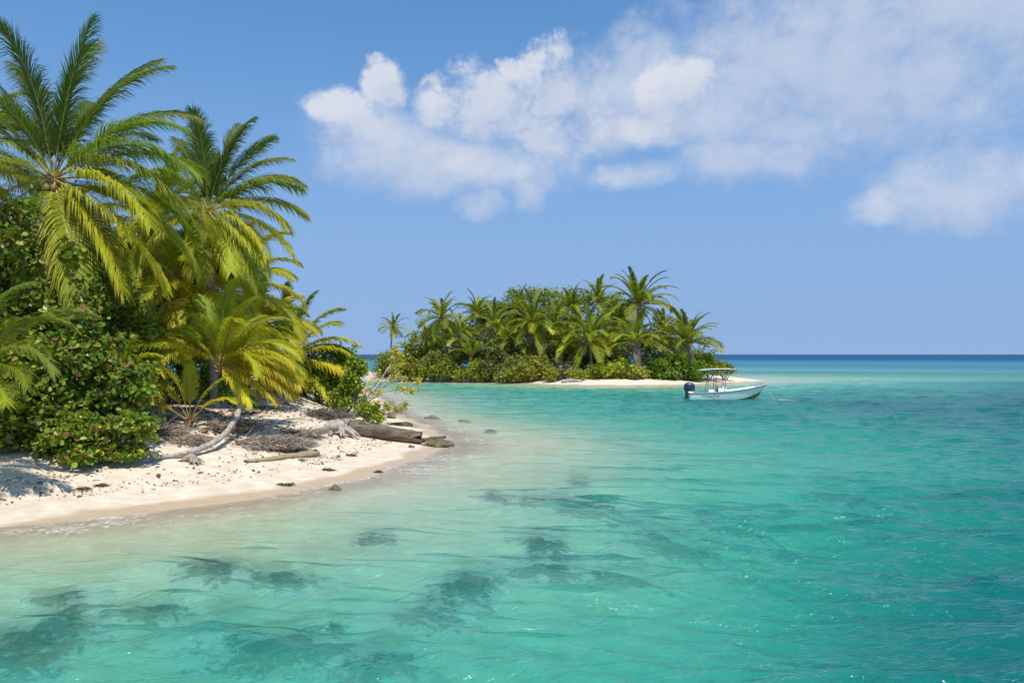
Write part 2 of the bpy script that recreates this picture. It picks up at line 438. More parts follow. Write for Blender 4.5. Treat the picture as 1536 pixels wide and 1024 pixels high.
def frond_geo(L, e0, droop, rng, npairs=70, leafL=0.75, leafW=0.045, seg=3, age=0.3, side=0.0, roll=0.0, pet=0.14, grav=0.3, rach=0.022, wind=np.zeros(3)):
    """frond along local +X, z up. returns (leaf verts, faces, cols), (rib verts, faces, cols)"""
    N = 26
    t = np.linspace(0, 1, N)
    stp = min(1, max(0, (math.degrees(e0) - 5) / 50))
    el = np.maximum(e0 - droop * (1 + .35 * stp) * t ** (1.5 + .7 * stp), R(-86))
    az = side * t ** 1.6
    D = np.stack([np.cos(el) * np.cos(az), np.cos(el) * np.sin(az), np.sin(el)], 1)
    pts = np.concatenate([[np.zeros(3)], np.cumsum((D[:-1] + D[1:]) / 2 * (L / (N - 1)), 0)])
    Z = np.array((0, 0, 1.0))
    def frame(tt):
        p = np.stack([np.interp(tt, t, pts[:, i]) for i in range(3)], 1)
        T = nrmz(np.stack([np.interp(tt, t, D[:, i]) for i in range(3)], 1))
        azz = np.interp(tt, t, az)
        S = np.stack([-np.sin(azz), np.cos(azz), np.zeros_like(azz)], 1)
        S = nrmz(S - (S * T).sum(1, keepdims=True) * T)
        Nn = np.cross(T, S)
        r = (roll * tt)[:, None]
        return p, T, S * np.cos(r) + Nn * np.sin(r), Nn * np.cos(r) - S * np.sin(r)
    V = []; Fc = []; Cc = []
    steep = min(1, max(0, (math.degrees(e0) - 5) / 50)); leafL = leafL * (1 - .22 * steep)
    for sgn in (1, -1):
        tt = np.linspace(pet, 0.995, npairs) + rng.uniform(-.3, .3, npairs) / npairs * 0.8
        tt = np.clip(tt, 0, 1)
        keep = (rng.random(npairs) > 0.05) & (np.interp(tt, np.linspace(0, 1, 12), rng.random(12)) > 0.07)
        tt = tt[keep]; n = len(tt)
        p, T, S, Nn = frame(tt)
        u = np.clip((tt - pet) / (1 - pet), 0, 1)
        a0 = 62 - 27 * steep; a = R(a0) * (1 - 0.50 * u ** 1.3) + rng.normal(0, 0.045, n)
        v = R(24) - R(20) * u + rng.normal(0, 0.07, n)
        D0 = nrmz(np.cos(a)[:, None] * T + np.sin(a)[:, None] * (sgn * S * np.cos(v)[:, None] + Nn * np.sin(v)[:, None]))
        ll = leafL * (0.45 + 0.55 * np.sin(np.pi * np.clip(0.18 + 0.72 * u, 0, 1))) * np.where(u > 0.85, 1 - 0.40 * (u - 0.85) / 0.15, 1) * rng.uniform(0.85, 1.1, n)
        wdt = leafW * (0.7 + 0.3 * np.sin(np.pi * u)) * rng.uniform(0.8, 1.15, n)
        gr = grav * rng.uniform(0.5, 1.6, n)
        cur = p.copy(); d = D0
        prof = [0.55, 1.0, 0.72, 0.06] if seg == 3 else [0.7, 0.9, 0.06]
        b = sum(len(x) for x in V)
        rows = []
        tone = np.clip(age + rng.normal(0, 0.045, n), 0, 1)[:, None]
        c0 = DKGREEN * (1 - tone) + GREEN * tone
        c = np.where(tone < 0.45, DKGREEN + (GREEN - DKGREEN) * (tone / 0.45), GREEN + (YEL - GREEN) * ((tone - 0.45) / 0.55))
        for k in range(seg + 1):
            Wd = nrmz(T - (T * d).sum(1, keepdims=True) * d)
            hw = (wdt * prof[k] / 2)[:, None]
            V.append(cur - Wd * hw); V.append(cur + Wd * hw)
            tipy = (k / seg) ** 2 * 0.75 * np.clip(tone - 0.15, 0, 1) * rng.random((n, 1))
            ck = c * (1 - tipy) + GOLD * tipy
            Cc.append(ck); Cc.append(ck)
            rows.append((b + 2 * k * n, b + (2 * k + 1) * n))
            if k < seg:
                cur = cur + d * (ll / seg)[:, None]
                d = nrmz(d - Z * (gr * (k + 1) * 0.75)[:, None] + wind * (k + 1) * .5)
        idx = np.arange(n)
        for k in range(seg):
            (l0, r0), (l1, r1) = rows[k], rows[k + 1]
            Fc.append(np.stack([l0 + idx, r0 + idx, r1 + idx, l1 + idx], 1))
    # the leaf axis the leaflets spring from
    b = sum(len(x) for x in V); ts = np.linspace(0.0, 1, N); p, T, S, Nn = frame(ts); hw = (0.012 * (L / 4) * (1 - .8 * ts))[:, None]
    V += [p - S * hw + Nn * .004, p + S * hw + Nn * .004]; i = np.arange(N - 1); Fc.append(np.stack([b + i, b + N + i, b + N + i + 1, b + i + 1], 1)); Cc.append(np.tile(GREEN * (1 - age) + YEL * .8 * age, (2 * N, 1)))
    leaf = (np.concatenate(V), np.concatenate(Fc), np.concatenate(Cc))
    # midrib: four-sided taper, clasping base wider
    tt = np.linspace(0, 1, 14)
    p, T, S, Nn = frame(tt)
    r = rach * np.clip(1.9 - 9 * tt, 1, 1.9) * (1 - 0.82 * tt)
    RV = np.concatenate([p + S * r[:, None] * 1.3, p + Nn * r[:, None] * .8, p - S * r[:, None] * 1.3, p - Nn * r[:, None]])
    RF = []
    m = len(tt)
    for k in range(4):
        k2 = (k + 1) % 4
        i = np.arange(m - 1)
        RF.append(np.stack([k * m + i, k2 * m + i, k2 * m + i + 1, k * m + i + 1], 1))
    rc = np.array((0.20, 0.20, 0.035)) * (1 - age) + np.array((0.42, 0.29, 0.04)) * age
    rib = (RV, np.concatenate(RF), np.tile(rc, (len(RV), 1)))
    return leaf, rib

def spec_dir(th, yd):
    c = math.sqrt(max(0.0, 1 - yd * yd))
    x, y, z = math.cos(R(th)) * c, yd, math.sin(R(th)) * c
    return math.atan2(y, x), math.asin(max(-1, min(1, z)))

def palm_trunk(base, top, r0, r1, curve=(0, 0, 0), rng=None, n=None):
    """ringed taper from base to top (world), swelling at the foot"""
    base = Vector(base); top = Vector(top); mb = MB()
    ln = (top - base).length; n = n or max(8, int(ln / 0.12)); pts = []; rad = []
    for i in range(n + 1):
        t = i / n
        p = base.lerp(top, t) + Vector(curve) * (4 * t * (1 - t))
        pts.append(p - base)
        rr = r0 + (r1 - r0) * t + 0.55 * r0 * max(0, 1 - t * ln / 0.5) ** 2
        rad.append(rr * (1.0 + (0.07 if i % 2 else -0.03)))
    mb.tube(pts, rad, 10, wob=0.04, rng=rng)
    return mb

def near_palm(label, crown, base, specs, L, seed, nrand=0, age0=0.25, trunk_r=(0.17, 0.12), npairs=72, leafL=0.8, leafW=0.05, curve=(0, 0, 0), rand_el=(75, -35), group='coconut palms on the near beach', trunk=True, pet=0.14, grav=0.3, rach=0.024, cat='palm tree', nuts=0):
    rng = np.random.default_rng(seed); pr = random.Random(seed)
    crown = Vector(crown); base = Vector(base)
    root = thing('palm_tree', label, cat, base, group)
    if trunk:
        palm_trunk(base, crown, trunk_r[0], trunk_r[1], curve, pr).build('trunk', M['trunk'], root)
    # fibre sheath and old leaf bases round the growing point
    mb = MB()
    for i in range(16):
        a = pr.uniform(0, 6.28); h = pr.uniform(-0.35, 0.1); rr = trunk_r[1]
        p0 = Vector((math.cos(a) * rr * .7, math.sin(a) * rr * .7, h)); p1 = p0 + Vector((math.cos(a) * .16, math.sin(a) * .16, pr.uniform(-.02, .22)))
        mb.tube([p0, (p0 + p1) / 2 + Vector((0, 0, .02)), p1], [0.05, 0.04, 0.015], 5, (1.1, 0.9, 0.7))
    mb.build('leaf_sheath', M['dry'], root, crown - base)
    if nuts:
        for i in range(nuts):
            a = 6.28 * i / nuts + pr.uniform(-.4, .4); c = Vector((math.cos(a) * .24, math.sin(a) * .24, pr.uniform(-.42, -.2)))
            bm = bmesh.new(); bmesh.ops.create_uvsphere(bm, u_segments=10, v_segments=8, radius=.115); mm = np.array([v.co[:] for v in bm.verts]) * (1, 1, 1.25); ff = [tuple(v.index for v in f.verts) for f in bm.faces]; bm.free()
            link('coconut', mesh_np('coconut', mm, ff, True, np.tile(np.array((0.24, 0.20, 0.04)) * pr.uniform(.6, 1.2), (len(mm), 1))), M['midrib'], root, crown - base + c)
    allspec = list(specs)
    g = pr.uniform(0, 6.28)
    for i in range(nrand):
        u = (i + 0.5) / nrand
        az = g + i * 2.39996; e = R(rand_el[0] + (rand_el[1] - rand_el[0]) * u ** 0.85 + pr.uniform(-7, 7))
        allspec.append(('r', az, e, pr.uniform(0.85, 1.05), pr.uniform(45, 75), min(1, age0 + 0.42 * u + pr.uniform(-.08, .1))))
    for q in range(3 if trunk and L > 3 else 0): allspec.append(('d', pr.uniform(.3, 2.8), R(pr.uniform(-60, -35)), pr.uniform(.55, .75), 30, .5))
    for s in allspec:
        if s[0] in ('r', 'd'): _, az, e, lm, dr, age = s
        else:
            th, yd, lm, dr, age = s
            az, e = spec_dir(th, yd)
        lf, rb = frond_geo(L * lm, e, R(dr), rng, npairs, leafL, leafW, 3, age, R(pr.uniform(-34, 34)), R(pr.uniform(-40, 40)), pet, grav * (1.6 if e < R(38) else 1.05), rach, .16 * np.array((math.cos(az), -math.sin(az), 0)))
        if s[0] == 'd': lf = (lf[0], lf[1], np.array((0.21, 0.155, 0.085)) * rng.uniform(.8, 1.2, (len(lf[2]), 1)))
        o = link('frond', mesh_np('frond', *lf[:2], False, lf[2]), M['frond'], root, crown - base, az)
        if s[0] == 'd': o['label'] = 'dead brown frond hanging down'
        link('midrib', mesh_np('midrib', *rb[:2], True, rb[2] * (.6 if s[0] == 'd' else 1)), M['midrib'], o)
    return root

def base_at(px, Y, sink=0.08):
    x = (px - 768) / F * Y
    return Vector((x, Y, gz(x, Y) - sink))

near_palm('tallest coconut palm at the left, its crown highest against the sky', P(80, 268, 24), base_at(105, 24.4),
          [(119, 0.1, 1.0, 24, .08), (106, 0.2, .9, 24, .1), (95, -.15, .9, 24, .12), (85, .1, .94, 20, .12), (77, -.12, .97, 22, .15), (67, .15, 1.0, 26, .15), (57, -.15, 1.0, 34, .2), (48, .15, .98, 42, .22), (39, -.2, .95, 52, .25), (90, .5, .85, 26, .08), (102, -.5, .85, 80, .15),
           (29, .2, .95, 66, .3), (20, -.3, .95, 85, .42), (0, -.35, 1.0, 55, .7), (-12, .2, .95, 48, .5), (-26, -.4, 1.08, 40, .82), (-38, -.3, .95, 32, .72), (-60, -.45, .85, 28, .58), (130, -.3, .9, 62, .15), (150, -.3, .95, 65, .35), (172, -.2, .95, 60, .6),
           (-78, -.5, .75, 20, .5), (195, -.2, .9, 45, .7), (64, .6, .9, 40, .12), (15, .6, .95, 80, .4)],
          5.0, 11, 6, 0.15, (0.19, 0.13), 140, 1.32, 0.034, grav=.40, rand_el=(60, -30), nuts=7)
near_palm('second tall coconut palm, dark crown just right of the tallest one', P(312, 316, 30), base_at(322, 30.4),
          [(110, .1, .9, 24, .12), (99, .1, .95, 18, .1), (90, -.15, .95, 16, .12), (81, .2, 1.0, 18, .12), (72, -.15, 1.0, 24, .15), (62, .1, .98, 28, .2), (50, -.1, .98, 38, .25), (34, -.1, 1.0, 50, .35), (22, .2, .98, 52, .45), (10, -.2, 1.02, 58, .62), (-6, -.1, .98, 55, .72), (-16, -.3, .95, 45, .8), (-28, -.4, .95, 40, .7),
           (128, .1, .9, 60, .2), (150, .1, .9, 70, .3), (175, -.2, .85, 60, .5), (-45, -.5, .85, 30, .7), (-80, -.6, .8, 20, .65), (200, -.5, .8, 50, .65)],
          3.85, 12, 8, 0.2, (0.16, 0.11), 128, 1.15, 0.036, grav=.40)
near_palm('coconut palm half hidden between the two tall palms', P(228, 335, 33), base_at(235, 33.4),
          [(60, .2, .9, 50, .2), (85, .1, .9, 30, .2), (35, .1, .9, 60, .3), (120, .1, .9, 55, .25)], 4.2, 13, 16, 0.35, (0.16, 0.11), 100, 1.1, 0.055, grav=.34)
near_palm('shorter palm filling the gap under the second tall crown', P(345, 435, 34), base_at(350, 34.4),
          [(75, -.2, .9, 45, .3), (45, -.2, .9, 60, .4), (130, -.2, .9, 55, .35)], 3.9, 14, 20, 0.5, (0.15, 0.11), 100, 1.0, 0.055, grav=.34)
# leaning palm: trunk lies on the sand and then turns up
near_palm('bushy yellow green palm growing from the trunk that lies on the sand', P(330, 548, on(292, 684).y + 3.8), on(352, 640),
          [(86, -.1, 1.0, 32, .42), (102, .1, .95, 40, .42), (72, -.2, 1.0, 48, .48), (60, .1, .98, 60, .5), (48, -.2, 1.0, 70, .65), (36, -.2, 1.0, 72, .7), (25, -.2, 1.05, 62, .85), (10, -.25, 1.05, 55, .9), (126, -.3, .9, 85, .85), (138, .1, .95, 60, .65),
           (152, .1, .8, 70, .7), (112, .4, .9, 55, .5), (65, -.45, .9, 55, .6), (80, .5, .95, 50, .45), (45, .5, .95, 60, .5), (94, -.4, .85, 60, .5), (120, .4, .9, 55, .5), (20, .4, .95, 60, .6), (0, -.35, 1.0, 50, .92), (14, -.35, 1.02, 62, .85), (-14, -.45, .85, 35, .9), (-28, -.5, .7, 25, .9), (30, -.5, .9, 80, .75), (140, -.45, .75, 85, .8)],
          3.05, 15, 4, 0.55, (0.1, 0.1), 104, 0.8, 0.036, trunk=False, rand_el=(75, 30), group='young coconut palms')
yp = on(285, 640)
near_palm('small stemless young palm with one broad upright frond on the beach', yp + Vector((0, 0, .16)), yp,
          [(82, -.35, .98, 18, .5), (88, -.1, .95, 22, .5), (102, -.1, .98, 30, .55), (120, .0, .98, 40, .75), (142, -.2, .9, 50, .8), (45, -.25, .95, 55, .75), (70, .2, .85, 35, .55)],
          2.1, 16, 0, 0.4, (0.11, 0.1), 52, 0.55, 0.042, trunk=False, pet=0.3, rach=0.02, group='young coconut palms')
near_palm('palm farthest along the near beach, beside the leafy shrubs at its end', P(432, 540, 42), base_at(417, 42.2),
          [(102, .1, .9, 25, .2), (90, -.1, 1.0, 22, .25), (76, -.2, 1.0, 30, .25), (62, .1, 1.0, 42, .3), (50, -.2, 1.0, 50, .55), (36, -.2, 1.0, 55, .7), (22, -.2, 1.02, 52, .8), (4, -.3, 1.0, 40, 1.0), (120, .0, .9, 50, .4), (140, -.2, .9, 60, .5), (165, -.2, .8, 60, .6)],
          4.15, 17, 12, 0.5, (0.17, 0.13), 104, 1.05, 0.058)
near_palm('low palm at the left edge arching over the sea grape', P(-52, 600, 19.0), base_at(-60, 19.0),
          [(62, -.2, 1.0, 75, .25), (50, -.35, 1.0, 85, .3), (75, -.1, 1.0, 60, .25), (38, -.35, .85, 70, .35), (28, -.5, .7, 60, .5), (85, -.3, .95, 55, .25), (100, .2, 1.0, 40, .3)],
          3.9, 18, 5, 0.25, (0.14, 0.12), 72, 0.8, 0.045, trunk=False, group='young coconut palms')
near_palm('palm cut off by the left edge, fronds reaching in beside the tallest crown', P(-105, 235, 27), base_at(-95, 27.4),
          [(20, -.1, 1.0, 60, .3), (35, .1, 1.0, 60, .2), (2, -.2, 1.0, 50, .4), (50, .1, 1.0, 45, .2), (-15, -.2, .9, 40, .5)], 4.6, 19, 14, 0.25, (0.17, 0.12), 110, 1.1, 0.05)
near_palm('yellowing palm seedling at the edge of the sea grape', P(186, 556, 23.2), base_at(186, 23.2, 0.0),
          [(70, -.3, .9, 50, .45), (40, -.3, 1.0, 65, .6), (20, -.3, 1.0, 60, .85), (110, -.2, .9, 45, .4), (55, -.5, .8, 70, .5)],
          1.7, 20, 3, 0.45, (0.09, 0.09), 38, 0.42, 0.045, trunk=True, group='young coconut palms')
near_palm('brownish palm seedling between the sea grape and the leaning palm', P(222, 505, 26.5), base_at(222, 26.5, 0.0),
          [(80, -.1, 1.0, 50, .55), (120, -.2, .9, 60, .7), (50, -.2, 1.0, 60, .7), (20, -.2, .9, 50, .8), (150, -.2, .9, 55, .75)],
          2.4, 21, 6, 0.55, (0.1, 0.09), 46, 0.55, 0.05, group='young coconut palms')

near_palm('yellow green palm behind the leaning palm, its crown under the two tall crowns', P(272, 425, 31), base_at(275, 31.4),
          [(80, -.2, .9, 40, .4), (30, -.3, 1.0, 65, .5), (140, -.3, .9, 65, .5), (-20, -.5, .8, 40, .65), (200, -.4, .8, 50, .6)], 3.7, 22, 20, 0.62, (0.15, 0.11), 100, 1.0, 0.052, grav=.36)
near_palm('palm between the leaning palm and the farthest near palm', P(388, 492, 38), base_at(390, 38.4),
          [(85, -.2, .9, 40, .3), (40, -.3, 1.0, 60, .4), (130, -.3, .9, 60, .4)], 3.1, 23, 16, 0.5, (0.15, 0.11), 76, 0.95, 0.07, grav=.34)
# the trunk of the leaning palm, lying on the sand
def poly_curve(pts, n):
    """Catmull-Rom through points"""
    pts = [Vector(p) for p in pts]; out = []
    q = [pts[0] * 2 - pts[1]] + pts + [pts[-1] * 2 - pts[-2]]
    for i in range(1, len(q) - 2):
        for k in range(n):
            t = k / n
            a, b, c, d = q[i - 1], q[i], q[i + 1], q[i + 2]
            out.append(0.5 * ((2 * b) + (c - a) * t + (2 * a - 5 * b + 4 * c - d) * t * t + (3 * b - a - 3 * c + d) * t ** 3))
    out.append(pts[-1]); return out
leaner = [o for o in C.objects if o.get('label', '').startswith('bushy yellow green palm')][0]
t2 = on(292, 684); LY = t2.y + 1.3
tp = [on(198, 693, -.03), on(245, 689, .06), t2 + Vector((0, 0, .15)), P(330, 657, LY - .2), P(351, 632, LY + 1.0), P(362, 604, LY + 1.8), P(361, 584, LY + 2.2), P(352, 564, LY + 2.4), P(331, 549, LY + 2.5)]
cv = poly_curve(tp, 9); nb = len(cv)
mb = MB(); rr = random.Random(3)
mb.tube([p - leaner.location for p in cv], [(0.025 + 0.07 * min(1, i / 22)) * (1.05 if i % 2 else .97) * (1 - 0.25 * i / nb) for i in range(nb)], 10, wob=.05, rng=rr)
mb.build('trunk', M['bleached'], leaner)

# ------------------------------------------------------------------ shrubs and broadleaf trees
def leaves_geo(clumps, n, size, rng, cols, per=5, shell=0.55, far=False, up=0.35, lump=0, floor=None):
    """clumps: (centre, radii). leaves set in little rosettes through the outer volume of each clump"""
    cen = np.array([c[0] for c in clumps], float); rad = np.array([c[1] for c in clumps], float)
    if lump:
        cs, rs = [cen], [rad * .8]
        for q in range(lump):
            dd = nrmz(rng.normal(0, 1, cen.shape) + np.array((0, -.25, .15))); cs.append(cen + dd * rad * rng.uniform(.7, 1.28, (len(cen), 1))); rs.append(rad * rng.uniform(.18, .42, (len(cen), 1)))
        cen = np.concatenate(cs); rad = np.concatenate(rs)
    wgt = (rad[:, 0] * rad[:, 2] + rad[:, 0] * rad[:, 1]); wgt /= wgt.sum()
    m = max(1, n // per)
    ci = rng.choice(len(cen), m, p=wgt)
    d = nrmz(rng.normal(0, 1, (m, 3)))
    r = (shell + (1 - shell) * rng.random(m) ** 0.7) * (1 + 0.16 * rng.normal(0, 1, m))
    tw = cen[ci] + d * rad[ci] * r[:, None]
    out = nrmz(d / rad[ci])
    p = np.repeat(tw, per, 0); o = np.repeat(out, per, 0)
    k = len(p)
    p = p + rng.normal(0, size * 0.75, (k, 3))
    if floor is not None:
        ok = p[:, 2] > floor + 0.03; p = p[ok]; o = o[ok]; k = len(p)
    nr = nrmz(o * 0.7 + np.array((0, 0, up)) + rng.normal(0, 0.5, (k, 3)))
    ax = nrmz(np.cross(nr, rng.normal(0, 1, (k, 3))))
    bx = np.cross(nr, ax)
    s = size * rng.uniform(0.5, 1.4, k)[:, None]
    fold = rng.uniform(0.05, 0.3, k)[:, None] * s
    if far:
        V = np.stack([p - ax * s * .5, p + bx * s * .34 + nr * fold * .5, p + ax * s * .55, p - bx * s * .34 + nr * fold * .5], 1)
        F_ = (np.arange(k)[:, None] * 4 + np.array([0, 1, 2, 3])[None, :]); nv = 4
    else:
        w = 0.42
        V = np.stack([p - ax * s * .5, p - ax * s * .2 + bx * s * w + nr * fold, p + ax * s * .28 + bx * s * w * .9 + nr * fold, p + ax * s * .5,
                      p + ax * s * .28 - bx * s * w * .9 + nr * fold, p - ax * s * .2 - bx * s * w + nr * fold], 1)
        i = np.arange(k)[:, None] * 6
        F_ = np.concatenate([i + np.array([[0, 1, 2, 3]]), i + np.array([[0, 3, 4, 5]])]); nv = 6
    cols = np.array(cols)
    twc = rng.integers(0, len(cols), m); twc = np.repeat(twc, per)[:0 or None]
    twc = rng.integers(0, len(cols), k) if floor is not None else twc
    cc = cols[twc] * rng.uniform(0.7, 1.3, (k, 1))
    return V.reshape(-1, 3), F_, np.repeat(cc, nv, 0)

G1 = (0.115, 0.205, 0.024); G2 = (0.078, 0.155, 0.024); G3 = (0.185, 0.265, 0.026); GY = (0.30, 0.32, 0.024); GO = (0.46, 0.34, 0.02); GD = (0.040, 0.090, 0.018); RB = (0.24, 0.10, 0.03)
SEAGRAPE = [G1, G1, G2, G3, G3, G1, G3, GD, GY, G2, G1, (0.22, 0.14, 0.05)]
YELLOWISH = [G3, GY, GY, G1, GO, G3]
DARK = [G2, G1, G2, G3]

def branches(clumps, base, rng, r0=0.05, mat=None):
    mb = MB()
    for c, rad in clumps:
        for k in range(3):
            tgt = Vector(c) + Vector([rng.uniform(-.5, .5) * rad[i] for i in range(3)])
            b = Vector(base) + Vector((rng.uniform(-.25, .25), rng.uniform(-.2, .2), -0.05))
            mid = b.lerp(tgt, 0.5) + Vector((rng.uniform(-.3, .3), rng.uniform(-.3, .3), rng.uniform(-.1, .3))) * (tgt - b).length * .3
            cv = poly_curve([b, mid, tgt], 5)
            mb.tube(cv, [r0 * (1 - 0.8 * i / (len(cv) - 1)) for i in range(len(cv))], 6)
    return mb

def shrub(label, Y, basepx, blobs, n, size, seed, cols, name='shrub', cat='shrub', group='shrubs behind the near beach', depth=1.0, per=5, shell=0.38, r0=0.05, far=False, leafmat='leaf'):
    """blobs in photo pixels (px, py, rx, ry) standing at distance Y; clump depth is their mean radius"""
    rng = np.random.default_rng(seed); pr = random.Random(seed)
    base = base_at(basepx, Y, 0.0)
    s = Y / F; cl = []
    for b in blobs:
        px, py, rx, ry = b[:4]; dy = b[4] if len(b) > 4 else pr.uniform(-.4, .4) * depth
        p = P(px, py, Y) + Vector((0, dy, 0)) - base
        cl.append((tuple(p), (rx * s, (rx + ry) / 2 * s * depth, ry * s)))
    root = thing(name, label, cat, base, group)
    v, f, c = leaves_geo(cl, n, size, rng, cols, per, shell, far, lump=7, floor=0.0)
    link('foliage', mesh_np('foliage', v, f, False, c), M[leafmat], root)
    branches(cl, (0, 0, 0), pr, r0).build('branches' if False else 'stem', M['branch'], root)
    return root

FY = on(140, 692).y
shrub('tall sea grape with round leaves rising at the left edge below the tallest palm', FY + 2.3, 60, [(40, 372, 60, 52), (-10, 400, 70, 70), (90, 420, 55, 50), (30, 470, 75, 60), (110, 480, 55, 50), (-30, 500, 70, 80), (60, 540, 80, 60), (150, 420, 30, 30)],
      14000, 0.15, 31, SEAGRAPE, 'sea_grape', 'shrub')
shrub('broad middle sea grape with dense round leaves under the arching palm frond', FY + 1.0, 80, [(130, 520, 55, 48), (60, 570, 70, 55), (150, 585, 55, 45), (0, 560, 65, 65), (100, 620, 60, 40), (185, 570, 30, 35), (20, 620, 60, 40), (175, 610, 35, 30)],
      12500, 0.145, 32, SEAGRAPE, 'sea_grape', 'shrub')
shrub('low sunlit sea grape spreading its yellow green leaves onto the sand', FY, 140, [(110, 650, 45, 28), (155, 655, 45, 30), (195, 645, 32, 22), (130, 672, 35, 18), (215, 640, 16, 14), (85, 630, 38, 25), (175, 672, 30, 14), (135, 684, 45, 12), (80, 678, 40, 14), (190, 682, 26, 10)],
      4600, 0.14, 33, [G1, G3, GY, G2, G1, G1, G3, GY, G3, G2, G1, (0.24, 0.15, 0.05)], 'sea_grape', 'shrub', r0=.03)
shrub('low dark sea grape at the left edge shading the sand', FY - .1, 10, [(-10, 620, 60, 40), (35, 640, 45, 28), (0, 655, 40, 18), (60, 625, 40, 30), (-20, 668, 40, 12), (40, 668, 30, 9)],
      4000, 0.13, 34, [G1, G2, GD, G3, G1, GY], 'sea_grape', 'shrub', r0=.04)
shrub('leafy bush behind the sea grape below the lower golden fronds', FY + 4.2, 185, [(175, 450, 42, 40), (195, 505, 38, 42), (150, 490, 45, 50), (215, 560, 35, 38), (170, 560, 45, 45), (135, 430, 35, 35)],
      6500, 0.13, 35, [G1, G3, GY, G2, G1], 'shrub', 'shrub')
shrub('dark thicket bush in shade behind the stemless young palm', 30.5, 260, [(235, 560, 40, 35), (275, 570, 45, 30), (320, 580, 35, 22), (240, 500, 40, 45), (290, 520, 45, 45)],
      5500, 0.14, 36, DARK, 'shrub', 'shrub')
shrub('dark broad tree behind the leaning palm closing the view', 37, 330, [(300, 470, 60, 60), (370, 500, 55, 55), (240, 440, 60, 60), (330, 540, 70, 45), (400, 545, 40, 35), (270, 380, 50, 50)],
      7500, 0.17, 37, DARK, 'broadleaf_tree', 'tree')
shrub('dark tree deep behind the left sea grape', 33, 120, [(140, 400, 60, 70), (80, 340, 60, 50), (180, 460, 50, 60), (20, 380, 70, 70), (110, 480, 80, 60), (200, 390, 40, 50)],
      8000, 0.17, 38, DARK, 'broadleaf_tree', 'tree')
shrub('low yellow green bush at the foot of the far beach palm', 41.5, 440, [(440, 578, 20, 14), (465, 570, 22, 18), (420, 572, 18, 16), (488, 578, 18, 15)],
      2600, 0.13, 39, [G3, GY, GY, G1], 'shrub', 'shrub', r0=.03)
shrub('round dark green bush at the end of the near beach vegetation', 42, 500, [(480, 545, 26, 26), (512, 535, 20, 22), (525, 560, 20, 24), (500, 570, 28, 22), (520, 585, 22, 16), (455, 548, 20, 20)],
      6500, 0.13, 40, [G1, G2, G1, G3, GD], 'shrub', 'shrub')
shrub('taller leafy bush reaching right, nearest the channel', 40.2, 530, [(540, 550, 16, 17), (532, 575, 18, 18), (518, 596, 16, 15), (505, 603, 14, 12)],
      3600, 0.13, 41, [G3, G1, GY, G1, G2], 'shrub', 'shrub', r0=.04)
shrub('small green bush low on the sand behind the big log', 37.2, 560, [(556, 618, 13, 9), (568, 625, 9, 7), (545, 608, 11, 8)],
      1300, 0.10, 42, [G3, GY, G1], 'shrub', 'shrub', r0=.02)
# thin bare-branched bush with yellow leaves, leaning over the water
def bare_bush():
    Y = 37.5; rng = np.random.default_rng(5); pr = random.Random(5)
    base = base_at(522, Y, 0.05)
    root = thing('bare_shrub', 'sparse grey branched shrub with yellow leaf tips leaning over the channel', 'shrub', base, 'shrubs behind the near beach')
    mb = MB(); tips = []
    def go(p, d, r, ln, dep):
        n = 5; pts = [p]; dd = Vector(d).normalized()
        for i in range(n):
            dd = (dd + Vector((pr.gauss(0, .12), pr.gauss(0, .12), pr.gauss(0.03, .1)))).normalized()
            pts.append(pts[-1] + dd * ln / n)
        mb.tube(pts, [r * (1 - .5 * i / n) for i in range(n + 1)], 6)
        if dep == 0: tips.append(pts[-1]); tips.append(pts[-2]); return
        for k in range(2 if dep > 1 else 3):
            i = pr.choice((2, 3, 4, 5))
            go(pts[i], dd + Vector((pr.gauss(.15, .45), pr.gauss(0, .45), pr.gauss(.1, .4))), r * .55, ln * .62, dep - 1)
    for tx, ty in ((585, 566), (572, 560), (592, 580), (560, 575), (590, 606)):
        t = P(tx, ty, Y + pr.uniform(-.6, .6)) - base
        go(Vector((pr.uniform(-.1, .1), pr.uniform(-.1, .1), 0)), t, 0.05, t.length * .78, 2)
    mb.build('branch', M['bleached'], root)
    cl = [(tuple(q), (.16, .16, .12)) for q in tips if pr.random() < .62 and q.x > 0.7]
    v, f, c = leaves_geo(cl, 900, 0.10, rng, [GY, GO, GO, GY, G3], 3, .2)
    link('foliage', mesh_np('foliage', v, f, False, c), M['leaf'], root)
bare_bush()

# ------------------------------------------------------------------ island
# frond variants shared by the island palms
VAR = {}
vr = np.random.default_rng(77)
ELEV = [80, 64, 50, 36, 20, 4, -14, -36]
for i, e in enumerate(ELEV):
    for j in range(3):
        age = (0.2, 0.28, 0.36)[j] + 0.035 * i
        lf, rb = frond_geo(1.0, R(e), R((28, 42, 55, 65, 66, 58, 42, 30)[i]), vr, 56, 0.23, 0.018, 2, age, R(vr.uniform(-25, 25)), R(vr.uniform(-40, 40)), 0.14, 0.36, 0.011)
        v = np.concatenate([lf[0], rb[0]]); c = np.concatenate([lf[2], rb[2]])
        f = np.concatenate([lf[1], rb[1] + len(lf[0])])
        me = mesh_np('frond', v, f, False, c); me.materials.append(M['frond']); VAR[(i, j)] = me
lf, rb = frond_geo(1.0, R(5), R(50), vr, 56, 0.23, 0.018, 2, 0.92, 0, 0, 0.14, 0.36, 0.011)
GOLDEN = mesh_np('frond', np.concatenate([lf[0], rb[0]]), np.concatenate([lf[1], rb[1] + len(lf[0])]), False, np.concatenate([lf[2], rb[2]])); GOLDEN.materials.append(M['frond'])
lf, rb = frond_geo(1.0, R(-48), R(34), vr, 40, 0.22, 0.02, 2, 0.5, 0, 0.4, 0.14, 0.5, 0.011)
